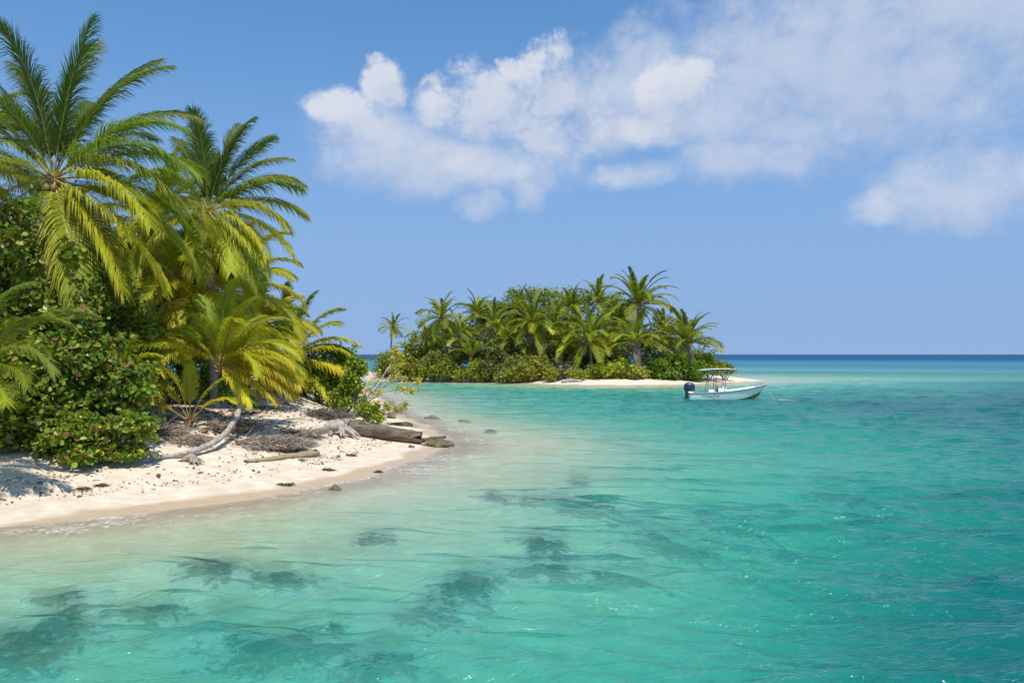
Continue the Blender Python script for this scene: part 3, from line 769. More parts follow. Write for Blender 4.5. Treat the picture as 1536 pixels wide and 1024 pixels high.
DEADF = mesh_np('frond', np.concatenate([lf[0], rb[0]]), np.concatenate([lf[1], rb[1] + len(lf[0])]), False, np.tile(np.array((0.20, 0.155, 0.10)), (len(lf[0]) + len(rb[0]), 1))); DEADF.materials.append(M['frond'])

def island_palm(label, cpx, cpy, Y, rpx, bpx, seed, n=22, lo=7, hi=0, golden=(), base_y=None, trunk=True):
    pr = random.Random(seed)
    crown = P(cpx, cpy, Y); base = base_at(bpx, Y if base_y is None else base_y, .1)
    root = thing('palm_tree', label, 'palm tree', base, 'palms on the small island')
    L = rpx / F * Y * 1.12
    palm_trunk(base, crown, 0.15, 0.11, (pr.uniform(-.3, .3), 0, 0), pr, 26).build('trunk', M['trunk'], root)
    g = pr.uniform(0, 6.28)
    n = int(n * 1.35)
    for i in range(n):
        u = (i + .5) / n
        e = hi + (lo - hi) * u ** .9
        k = min(7, max(0, int(round(e + pr.uniform(-.4, .4)))))
        o = link('frond', VAR[(k, pr.randrange(3))], None, root, crown - base, g + i * 2.39996 + pr.uniform(-.2, .2))
        s = L * pr.uniform(.86, 1.1); o.scale = (s, s * pr.choice((-1, 1)), s)
        o.rotation_euler.y = R(pr.uniform(-6, 6))
    for q in range(pr.choice((2, 3, 4)) if n > 20 else 0):
        o = link('frond', DEADF, None, root, crown - base, pr.uniform(0, 6.28)); o.scale = (L * pr.uniform(.6, .8),) * 3; o['label'] = 'dead grey brown frond'
    for az in golden:
        o = link('frond', GOLDEN, None, root, crown - base, R(az)); o.scale = (L * 1.02,) * 3
        o['label'] = 'golden yellow frond'
    return root

IP = [
 ('lone slender palm standing apart at the left end of the island', 590, 492, 118, 24, 588, 18, 6, 0, ()),
 ('tall island palm with a visible leaning trunk, left of the island centre', 662, 477, 103, 42, 677, 24, 7, 0, ()),
 ('palm whose tip rises behind the leaning trunk palm on the island', 715, 470, 110, 34, 720, 20, 6, 0, ()),
 ('short young island palm with upright fronds low in the bushes', 706, 535, 99.5, 36, 706, 12, 3, 0, ()),
 ('wide spreading palm with hanging grey skirt before the tallest island tree', 800, 486, 101, 52, 806, 26, 7, 0, (-60,)),
 ('broad low palm with drooping fronds in the middle of the island front', 885, 510, 96.5, 54, 890, 26, 7, 0, (-150, -25)),
 ('tallest island palm, its whole crown clear above the canopy at right', 957, 457, 105, 60, 962, 26, 6, 0, (-30,)),
 ('short island palm with golden lower fronds above the sand', 953, 515, 95.5, 50, 953, 18, 4, 0, (-12, 15, 200)),
 ('rightmost island palm with yellow fronds pointing to the boat', 1031, 514, 97.5, 52, 1026, 20, 4, 0, (-8, 8, -20)),
 ('island palm in the canopy between the tallest tree and the broad low palm', 857, 462, 112, 34, 860, 20, 6, 0, ()),
 ('palm breaking the canopy line left of the tallest island palm', 897, 452, 112, 36, 900, 20, 6, 0, ()),
 ('half hidden palm just left of the tallest island palm trunk', 925, 486, 104, 42, 925, 20, 6, 0, ()),
 ('island palm with crown pressed against the left side of the tallest tree', 742, 488, 106, 36, 745, 20, 7, 0, ()),
 ('shaded palm low between the wide spreading palm and the young one', 765, 508, 101, 34, 768, 18, 7, 0, ()),
 ('small dark palm on the left slope of the island canopy', 640, 505, 108, 30, 645, 18, 7, 0, ()),
 ('island palm tucked low between the broad low palm and the wide palm', 845, 515, 99, 38, 848, 20, 7, 0, ()),
 ('small palm between the golden fronded palm and the rightmost palm', 995, 498, 103, 38, 995, 18, 6, 0, ()),
 ('island palm with crown just below the top of the tallest rounded tree', 780, 462, 109, 34, 782, 18, 7, 0, ()),
 ('palm crown wedged between the wide spreading palm and the low palm', 832, 488, 103, 38, 834, 20, 7, 0, ()),
 ('small palm crown low in the dip right of the leaning trunk palm', 690, 492, 106, 30, 692, 16, 7, 0, ()),
 ('palm crown right behind the broad low palm', 912, 508, 100, 40, 912, 18, 7, 0, ()),
 ('palm top left of the leaning trunk palm, smaller and darker', 690, 508, 101.5, 30, 692, 16, 7, 0, ()),
]
for i, a in enumerate(IP): island_palm(a[0], a[1], a[2], a[3], a[4], a[5], 200 + i, a[6], a[7], a[8], a[9])

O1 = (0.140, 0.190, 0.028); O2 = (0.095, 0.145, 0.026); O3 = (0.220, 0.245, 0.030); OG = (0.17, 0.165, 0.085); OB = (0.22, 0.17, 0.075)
def ib(label, Y, bpx, blobs, n, cols, seed, cat='bush', name='island_bush', size=0.30, group='bushes on the small island'):
    shrub(label, Y, bpx, [(a, b + (3 if 'tree' not in name else 0), c, d) for a, b, c, d in blobs], int(n * 1.5), size, seed, cols, name, cat, group, 0.9, 4, 0.22, 0.07, True, 'far_leaf')
TG = 'broadleaf trees on the small island'
ib('tallest rounded tree at the top of the island canopy', 112, 790, [(790, 445, 32, 22), (765, 458, 25, 20), (818, 452, 26, 20), (790, 475, 45, 30), (770, 505, 40, 40), (815, 505, 40, 40)], 5200, [O1, O2, O3, O1], 51, 'tree', 'broadleaf_tree', .34, TG)
ib('yellowish tree right of the tallest rounded island tree', 113, 845, [(840, 455, 26, 22), (862, 450, 22, 18), (850, 485, 40, 30), (850, 520, 40, 35)], 4200, [O3, O1, O3, GY], 52, 'tree', 'broadleaf_tree', .32, TG)
ib('dark green tree in the canopy left of the tallest island palm', 114, 905, [(885, 450, 24, 18), (915, 455, 26, 20), (900, 485, 45, 30), (910, 520, 45, 35), (945, 500, 30, 35)], 4600, [O1, O2, O1], 53, 'tree', 'broadleaf_tree', .32, TG)
ib('tree sloping down left from the tallest rounded island tree', 113, 735, [(740, 470, 26, 20), (715, 490, 28, 24), (745, 505, 40, 35), (700, 515, 35, 30)], 4000, [O1, O3, O2], 54, 'tree', 'broadleaf_tree', .32, TG)
ib('tree behind the leaning trunk palm on the island', 114, 665, [(665, 500, 30, 24), (645, 518, 32, 24), (680, 525, 40, 30)], 3200, [O2, O1, O2], 55, 'tree', 'broadleaf_tree', .32, TG)
ib('tree under the right end palms of the island', 108, 990, [(985, 500, 30, 26), (1015, 515, 30, 24), (1000, 535, 45, 24), (965, 520, 30, 30), (1045, 530, 25, 18)], 3800, [O2, O1, G2], 56, 'tree', 'broadleaf_tree', .32, TG)
ib('rounded olive bush on the left slope below the lone palm', 106, 622, [(615, 520, 24, 18), (635, 530, 26, 20), (605, 540, 26, 18), (628, 545, 30, 14)], 3400, [O1, O3, O2, GY], 57)
ib('small bush at the far left tip of the island', 108, 580, [(578, 545, 16, 16), (592, 540, 18, 18), (570, 555, 10, 8), (588, 555, 18, 10)], 2200, [O1, O2, O3], 58)
ib('yellow green bush on the waterline at the island left', 102, 612, [(605, 552, 22, 11), (628, 552, 20, 12), (615, 545, 20, 10)], 2000, [O3, GY, O1], 59)
ib('grey twiggy bush below the leaning trunk palm', 101, 648, [(645, 545, 20, 16), (660, 538, 18, 16), (672, 550, 16, 10)], 1700, [OG, O1, O3], 60)
ib('bright green bush hanging over the water left of island centre', 99, 662, [(655, 555, 16, 9), (672, 554, 14, 10), (663, 548, 14, 7)], 1600, [G3, O3, G1], 61)
ib('low bush with a yellow patch beside the young island palm', 98.5, 705, [(700, 556, 18, 9), (715, 550, 12, 10), (690, 558, 10, 7), (728, 558, 12, 7)], 1700, [O3, GY, G3, O1], 62)
ib('tangled grey brown thicket left of the wide spreading palm', 98, 745, [(740, 545, 18, 18), (752, 535, 14, 18), (730, 555, 14, 9), (762, 550, 14, 12)], 1900, [OG, O1, O2, OG], 63)
ib('large rounded yellow green bush at the island water edge', 95.8, 788, [(775, 550, 22, 15), (800, 548, 22, 16), (788, 560, 32, 10), (815, 556, 14, 12), (760, 560, 14, 9), (790, 540, 18, 8)], 3600, [O3, GY, O1, O3, OG], 64)
ib('dead grey bush at the back of the island sand, left', 95, 847, [(845, 549, 12, 8), (855, 553, 10, 6), (836, 554, 8, 6)], 700, [OG, (0.24, 0.21, 0.18), OB], 65)
ib('low yellow green shrub behind the island sand, at its left part', 94.5, 905, [(895, 553, 16, 8), (915, 548, 18, 11), (932, 545, 14, 10), (922, 556, 18, 6)], 1900, [GY, O3, G3, GY], 66)
ib('brownish yellow shrub behind the middle of the island sand', 94, 950, [(950, 552, 16, 9), (940, 557, 12, 6), (964, 555, 12, 8)], 1300, [OB, GY, O1, O3], 67)
ib('large dense bright green bush behind the right part of island sand', 95.5, 1012, [(985, 552, 22, 13), (1010, 545, 24, 16), (1035, 550, 22, 14), (1000, 558, 30, 8), (1045, 556, 16, 9), (1020, 533, 16, 9)], 5200, [G1, G3, G1, G2], 68)
ib('olive bush sloping to the water at the right end of the island', 97.5, 1062, [(1058, 546, 18, 12), (1072, 552, 14, 9), (1046, 540, 14, 10)], 1900, [O3, GY, O1, GY], 69)
ib('small separate sprig of green at the island right tip behind the boat canopy', 99.5, 1086, [(1084, 548, 9, 7), (1094, 551, 7, 5)], 600, [G1, O3, G3], 70)
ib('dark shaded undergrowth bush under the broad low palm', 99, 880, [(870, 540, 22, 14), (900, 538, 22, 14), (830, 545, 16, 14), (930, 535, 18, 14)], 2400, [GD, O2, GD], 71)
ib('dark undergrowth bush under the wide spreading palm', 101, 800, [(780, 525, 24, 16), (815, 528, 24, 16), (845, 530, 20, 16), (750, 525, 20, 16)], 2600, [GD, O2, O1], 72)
ib('mid green bush between the leaning trunk palm and the young palm', 101, 690, [(685, 535, 16, 14), (700, 525, 18, 14), (720, 535, 16, 14), (735, 528, 16, 14)], 2400, [O2, O1, GD, O3], 73)
ib('low fresh green plant on the island sand, left of the dead bush', 93.5, 832, [(830, 558, 8, 5), (824, 561, 6, 4)], 350, [G3, O3, GY], 74)
ib('two leafed low green plant on the island sand, right of the dead bush', 93, 865, [(863, 559, 7, 4), (871, 557, 6, 4)], 350, [G3, GY, O3], 75)

# ------------------------------------------------------------------ driftwood, rocks, litter
def log_obj(name, label, p0, p1, r0, r1, mat, seed, cat='driftwood', bend=0.1, n=22, sides=14, wob=.06, ends='broken', group='driftwood on the beach', tone=(1, 1, 1)):
    pr = random.Random(seed); p0 = Vector(p0); p1 = Vector(p1)
    ax = (p1 - p0); ln = ax.length; rz = math.atan2(ax.y, ax.x)
    mb = MB(); pts = []; rad = []
    slope = ax.z / max(1e-6, math.hypot(ax.x, ax.y)); hl = math.hypot(ax.x, ax.y)
    for i in range(n + 1):
        t = i / n
        pts.append(Vector((hl * t, bend * math.sin(math.pi * t) + pr.gauss(0, .012), ax.z * t + pr.gauss(0, .01))))
        rad.append((r0 + (r1 - r0) * t) * (1 + pr.gauss(0, .025)))
    b = len(mb.v)
    mb.tube(pts, rad, sides, tone, cap=False)
    # rough the outline: fixed lobes along the length, splintered ends
    lob = [pr.gauss(0, wob) for _ in range(sides)]
    vs = []
    for i in range(n + 1):
        for k in range(sides):
            q = Vector(mb.v[i * sides + k]); c = pts[i]
            q = c + (q - c) * (1 + lob[k] + pr.gauss(0, wob * .3))
            if ends == 'broken' and i == n: q.x += pr.uniform(-.55, .12) * min(1, r1 / .2)
            if ends == 'broken' and i == 0: q.x += pr.uniform(-.1, .12) * min(1, r0 / .2)
            vs.append(tuple(q))
    mb.v = vs
    e0 = len(mb.v); mb.v.append(tuple(pts[0] + Vector((.06, 0, 0)))); mb.c.append((.5, .45, .4))
    mb.v.append(tuple(pts[-1] + Vector((-.16 * min(1, r1 / .2), 0, 0)))); mb.c.append((.35, .3, .25))
    for k in range(sides):
        k2 = (k + 1) % sides
        mb.f.append((e0, k2, k)); mb.f.append((e0 + 1, n * sides + k, n * sides + k2))
    o = mb.build(name, mat, None, p0, rz)
    return tag(o, label, cat, group)

a = on(522, 650); b = on(637, 666)
a.z += .25; b.z = max(b.z, 0) + .20
big = log_obj('driftwood_log', 'big weathered brown log lying on the point with its broken end at the water', a, b, .28, .25, M['log'], 7, bend=.06, wob=.07)
# splintered tongue sticking out of the log's wet end is a separate plank in the wash
a = on(634, 664); b = on(668, 657); a.z = .12; b.z = .05
log_obj('driftwood_plank', 'thin dark plank in the wash past the broken end of the big log', a, b, .09, .04, M['log'], 8, wob=.2, sides=8, n=10)
a = on(368, 694, .03); b = on(477, 684, .1)
log_obj('driftwood_pole', 'slim log with yellow lichen lying on the sand below the seaweed heap', a, b, .05, .125, M['lichen'], 9, bend=-.06, wob=.08, sides=10)
# pale root stump beside the log
def stump(label, c, s, seed, mat, n=7, grp='driftwood on the beach'):
    pr = random.Random(seed); mb = MB()
    mb.tube(poly_curve([Vector((-.62, -.1, -.05)), Vector((-.3, 0, .2)), Vector((0, 0, .3)), Vector((.25, .05, .25))], 4), [.08, .1, .13, .15, .17, .19, .2, .21, .2, .18, .16, .14, .1], 10, wob=.08, rng=pr)
    for i in range(n):
        a = pr.uniform(-1.9, 1.2); l = pr.uniform(.35, .7)
        e = Vector((math.cos(a) * l, math.sin(a) * l * .7 - .05, pr.uniform(-.25, .1)))
        cv = poly_curve([Vector((.1, 0, .24)), e * .5 + Vector((.1, 0, .22)), e + Vector((.1, 0, .02))], 4)
        mb.tube(cv, [.11 - .085 * i2 / (len(cv) - 1) for i2 in range(len(cv))], 7, wob=.08, rng=pr)
    mb.v = [tuple(Vector(v) * s) for v in mb.v]
    return tag(mb.build('root_stump', mat, None, c), label, 'driftwood', grp)
stump('pale bleached root stump against the landward end of the big log', on(505, 652, .0), 1.15, 3, M['bleached'])
stump('small dark knotty root propping the trunk that lies on the sand', on(287, 694, .0), .5, 5, M['dry'], 9)
# branches of driftwood
def stick(name, label, pts, r, mat, cat='driftwood', group='driftwood on the beach'):
    pr = random.Random(len(label)); o = pts[0]
    mb = MB(); cv = poly_curve([p - o for p in pts], 5)
    mb.tube(cv, [r * (1 - .6 * i / (len(cv) - 1)) for i in range(len(cv))], 8, wob=.1, rng=pr)
    return tag(mb.build(name, mat, None, o), label, cat, group)
stick('driftwood_branch', 'grey branch lying from the root stump up towards the bare shrub', [on(495, 655, .1), P(515, 632, 34.5), P(530, 612, 36)], .09, M['bleached'])
stick('driftwood_branch', 'pale fallen trunk at the foot of the far beach palm', [on(425, 592, .25), on(450, 588, .3), on(475, 591, .1)], .12, M['bleached'])
stick('driftwood_branch', 'thin pale stick lying on the open sand behind the seaweed heap', [on(400, 638, .03), on(440, 630, .06), on(470, 632, .03)], .035, M['bleached'])
stick('driftwood_branch', 'long thin stick on the sand left of the leaning trunk', [on(225, 660, .03), on(262, 652, .08), on(310, 660, .03)], .04, M['branch'])
for px, py, l, lab in ((612, 568.5, 3.2, 'white log on the waterline at the left of the island'), (722, 570, 2.6, 'short white log on the island shore below the grey thicket'), (741, 571.5, 3.4, 'longer white log on the island shore left of the rounded bush'), (858, 573.5, 2.4, 'grey log at the edge of the island sand')):
    c = on(px, py); pr = random.Random(px)
    stick('driftwood_log', lab, [c + Vector((-l / 2, .3, .12)), c + Vector((0, 0, .28)), c + Vector((l / 2, -.1, .18))], .2, M['bleached'], 'driftwood', 'driftwood on the island shore')

# heaps of dead seagrass, twigs and fallen fronds
def heap(name, label, c, size, n, seed, mat, ln=(.25, .6), r=.006, cat='debris', grp='heaps of dry debris on the beach', rz=0.0, curl=.5):
    pr = random.Random(seed); mb = MB()
    for i in range(n):
        a = pr.uniform(0, 6.28); q = math.sqrt(pr.random())
        x, y = math.cos(a) * q, math.sin(a) * q
        h = (1 - q * q) * pr.random() * size[2]
        l = pr.uniform(*ln); d = pr.gauss(0, .9)
        p0 = Vector((x * size[0], y * size[1], h))
        dv = Vector((math.cos(d), math.sin(d), pr.gauss(0, .25))) * l
        mid = p0 + dv * .5 + Vector((pr.gauss(0, .2), pr.gauss(0, .2), abs(pr.gauss(0, .15)))) * l * curl
        p1 = p0 + dv; p1.z = max(p1.z - .1 * l, .0)
        mb.tube([p0, mid, p1], [r * pr.uniform(.6, 1.6), r, r * .4], 3, tuple([pr.uniform(.55, 1.35)] * 3), cap=False)
    return tag(mb.build(name, mat, None, c, rz), label, cat, grp)
heap('seagrass_heap', 'wide brown heap of dry seagrass on the sand below the leaning palm', on(394, 668, -.03), (1.4, .6, .30), 1700, 21, M['dry'], (.2, .6), .011, rz=.3)
heap('seagrass_heap', 'smaller brown seagrass drift running up towards the root stump', on(442, 650, -.03), (1.0, .45, .14), 700, 22, M['dry'], (.2, .5), .010, rz=.5)
heap('brush_pile', 'rounded grey pile of dead twigs left of the sparse shrub', on(510, 608, .0), (.75, .7, .95), 900, 23, M['branch'], (.3, .9), .013, curl=.8)
heap('brush_pile', 'flat grey pile of dead twigs on the sand above the root stump', on(480, 625, -.02), (.9, .6, .32), 600, 24, M['branch'], (.3, .9), .012, curl=.6)
heap('brush_pile', 'dark tangle of roots and twigs under the sparse leaning shrub', on(540, 622, -.02), (.9, .7, .5), 700, 25, M['dry'], (.3, .8), .014, curl=.8)
heap('dead_fronds', 'pile of dead brown fronds behind the stemless young palm', on(335, 640, -.02), (.9, .5, .12), 330, 26, M['dry'], (.3, .9), .012, curl=.5)
heap('dead_fronds', 'strip of dead brown fronds beside the trunk on the sand', on(262, 660, -.02), (.9, .4, .09), 300, 27, M['dry'], (.3, .7), .011, curl=.4)
heap('dead_fronds', 'shaded litter of dead fronds at the right side of the sea grape', on(225, 645, -.02), (.9, .6, .14), 330, 28, M['dry'], (.3, .7), .012, curl=.4)

# rocks
def rock_mesh(name, sx, sy, sz, seed, fall=0.0):
    pr = np.random.default_rng(seed)
    bm = bmesh.new(); bmesh.ops.create_icosphere(bm, subdivisions=4, radius=1)
    v = np.array([p.co[:] for p in bm.verts]); f = [tuple(q.index for q in fc.verts) for fc in bm.faces]; bm.free()
    off = pr.uniform(0, 50, 3)
    n = fbm(v[:, 0] * 1.3 + off[0] + v[:, 2], v[:, 1] * 1.3 + off[1] - v[:, 2] * .7, seed, 5)
    n2 = fbm(v[:, 0] * 4 + off[2] + v[:, 2] * 2, v[:, 1] * 4 + off[1], seed + 3, 3)
    v = v * (1 + 0.9 * n + .45 * n2)[:, None] * np.array((sx, sy, sz))
    return v, np.array(f), n2
def rock(label, px, py, sx, sy, sz, seed, name='shore_rock', cat='rock', grp='rocks along the near shore', mat='rock'):
    c = on(px, py, sz * .15); v, f, n2 = rock_mesh(name, sx * .72, sy * .75, sz * 1.1, seed)
    me = mesh_np(name, v, f, True, np.clip(1 + n2[:, None] * 1.2, .4, 1.6) * np.ones((1, 3)))
    return tag(link(name, me, M[mat], None, c), label, cat, grp)
rock('long mossy rock in the wash just below the log broken end', 656, 669, .75, .45, .2, 1)
rock('small dark rock at the waterline on the right of the beach curve', 502, 735, .2, .16, .1, 2)
rock('low brown rock in shallow water beyond the log', 649, 629, .6, .4, .16, 3)
rock('flat yellowish rock in the wash behind the log', 602, 638, .7, .4, .13, 4)
rock('dark rock at the water edge right of the bare shrub', 586, 627, .35, .3, .22, 5)
rock('second dark rock at the water edge, higher and smaller, near the bare shrub', 593, 618, .25, .22, .2, 6)
rock('low olive rock in shallows right of the long mossy rock', 697, 634, .5, .35, .14, 7)
rock('lone olive rock farther out in the shallows', 736, 650, .45, .3, .15, 8)
rock('small weedy stone on sand near the log', 617, 671, .16, .13, .07, 10)

# clumps of drying weed on the sand
def weed(label, px, py, s, seed):
    return heap('seaweed_clump', label, on(px, py, -.01), (s * .75, s * .42, s * .16), 110, seed, M['weed'], (.05, .2), .009, 'seaweed', 'seaweed clumps on the sand')
weed('green brown seaweed clump on open sand below the root stump', 524, 683, .22, 61)
weed('seaweed clump nearest the wash, alone on damp sand', 564, 708, .17, 62)
weed('seaweed clump on sand left of the lone damp clump', 489, 705, .22, 63)
weed('dark seaweed scrap on the left part of the beach', 148, 728, .16, 65)
weed('long dark seaweed scrap left of centre of the sandy beach', 122, 733, .2, 66)
weed('seaweed scrap by the wet sand below the lichen log', 425, 727, .3, 67)

# fine litter: dead leaves, bits of shell and twig, too many to count
def litter():
    rng = np.random.default_rng(8)
    n = 170000
    x = rng.uniform(-24, -1, n); y = rng.uniform(13, 52, n)
    z, d = terrain(x, y)
    pr = 0.5 * np.exp(-((d - 3.4) / .6) ** 2) + 0.5 * np.exp(-((d - 2.3) / .35) ** 2) + sstep(3.9, 7.5, d) * .6 + .10 * sstep(1.6, 2.3, d)
    pr *= (fbm(x * .8, y * .8, 3, 4) + .5) ** 2.2 * 1.6
    pr *= np.where(y > 34, .35, 1)
    ok = (rng.random(n) < pr) & (d > 1.6)
    x, y, z, d = x[ok], y[ok], z[ok], d[ok]; k = len(x)
    s = rng.uniform(.016, .075, k) * np.where(d > 4.6, 1.6, 1.0) * np.where(rng.random(k) < .04, 2.5, 1)
    a = rng.uniform(0, 6.28, k); wr = rng.uniform(.2, .6, k)
    ax = np.stack([np.cos(a), np.sin(a), rng.normal(0, .25, k)], 1) * s[:, None]; bx = np.stack([-np.sin(a), np.cos(a), rng.normal(0, .25, k)], 1) * (s * wr)[:, None]
    p = np.stack([x, y, z + .012 + rng.random(k) * .02], 1)
    V = np.stack([p - ax, p - bx + np.array((0, 0, .006)), p + ax, p + bx + np.array((0, 0, .006))], 1).reshape(-1, 3)
    Fa = np.arange(k)[:, None] * 4 + np.arange(4)[None, :]
    pal = np.array([(1, 1, 1), (.6, .5, .45), (1.4, 1.2, .9), (.35, .3, .28), (1.1, .8, .6)])
    c = np.repeat(pal[rng.integers(0, 5, k)], 4, 0)
    o = link('leaf_litter', mesh_np('leaf_litter', V, Fa, False, c), M['litter']); o['kind'] = 'stuff'
    o['label'] = 'dead leaves, twigs and shell bits scattered on the sand'; o['category'] = 'litter'
litter()

# coral heads and weedy mounds on the sea bed
def reef_mat():
    m, t, out = new_mat('reef_growth')
    p = t.pos()
    n = t.noise(p, 3.6, 7, 0.72, 0.6); n2 = t.noise(p, 11, 4, 0.7)
    col = t.mix(t.ramp(n, 0.4, 0.68), (0.055, 0.05, 0.03, 1), (0.20, 0.155, 0.08, 1))
    col = t.mix(t.math('MULTIPLY', t.ramp(n2, 0.55, 0.7), 0.6), col, (0.27, 0.24, 0.13, 1))
    e = t.attr('edge').outputs['Fac']
    col = t.mix(t.ramp(t.math('ADD', e, t.math('MULTIPLY_ADD', n, 2.6, -1.35)), 0.22, 0.62), (0.64, 0.58, 0.45, 1), col)
    b = principled(t, out, Base_Color=col, Roughness=.95, Specular_IOR_Level=.1)
    t.put(b.inputs['Normal'], t.bump(n, .8, .1))
    return m
M['reef'] = reef_mat()
def mound(label, px, py, rx, ry, h, seed):
    c = on(px, py); s = c.y / F
    rX = 1.35 * rx * s; rY = 1.45 * ry * c.y * c.y / (F * (CAMH - c.z))
    nr, na = 22, 48
    rng = np.random.default_rng(seed)
    aa = np.linspace(0, 2 * np.pi, na, endpoint=False); V = []; E = []
    off = rng.uniform(0, 40)
    outl = 1 + 1.5 * fbm(np.cos(aa) * 1.8 + off, np.sin(aa) * 1.8 + off, seed, 4)
    for i in range(nr + 1):
        r = i / nr
        x = c.x + np.cos(aa) * rX * r * outl; y = c.y + np.sin(aa) * rY * r * outl
        zt, _ = terrain(x, y)
        hh = .32 * h * (1 - r ** 2) ** 1.2 * (1 + 1.6 * fbm(x * 2.5 + off, y * 2.5, seed + 1, 4)) - .04 * r ** 3
        V.append(np.stack([x - c.x, y - c.y, np.minimum(zt + hh, -.05) - c.z], 1)); E.append(np.full(na, 1 - r))
    f = []
    for i in range(nr):
        k = np.arange(na); k2 = (k + 1) % na
        f.append(np.stack([i * na + k, i * na + k2, (i + 1) * na + k2, (i + 1) * na + k], 1))
    me = mesh_np('reef_mound', np.concatenate(V), np.concatenate(f), True, attrs={'edge': np.concatenate(E)})
    tag(link('reef_mound', me, M['reef'], None, c), label, 'coral reef', 'reef mounds under the water')
MD = [('weedy mound under water straight below the wet sand strip', 310, 862, 60, 14, .25), ('long weedy mound right of the one below the wet sand', 425, 874, 75, 15, .2), ('thin brown weed mound left in the foreground shallows', 232, 921, 80, 11, .2),
 ('round dark coral mound in the centre foreground', 700, 890, 62, 20, .35), ('coral mound just below and left of the round dark one', 640, 930, 60, 18, .25), ('small round coral ring right of the picture centre line', 816, 820, 45, 14, .22),
 ('broad pale coral mound below the coral ring', 820, 861, 75, 13, .25), ('coral mound right of the broad pale one', 930, 872, 70, 14, .25), ('wide dark coral mound out to the right', 1010, 826, 95, 16, .3),
 ('long dark weed bed off the beach point', 850, 762, 105, 11, .25), ('short weed bed right of the long one', 1045, 770, 45, 8, .25), ('big coral mound at the bottom left of centre', 440, 985, 125, 22, .4),
 ('coral mound trailing right from the big bottom one', 560, 1005, 80, 18, .3), ('dark rocky reef at the lower left corner', 30, 985, 110, 55, .3), ('weedy patch above the lower left corner reef', 90, 903, 45, 12, .18), ('faint mound between the shore weed and the round coral', 560, 812, 45, 8, .15),
 ('small mound left of the coral ring', 500, 948, 40, 10, .18), ('small dim mound near the beach curve', 740, 748, 32, 6, .12), ('dim weed bed to the right of the wide dark coral', 1110, 800, 60, 9, .2), ('tiny mound above the long weed bed', 870, 728, 30, 5, .15),
 ('weed bed in deeper water at the right', 1250, 748, 60, 8, .3)]
for i, a in enumerate(MD): mound(*a, seed=300 + i)

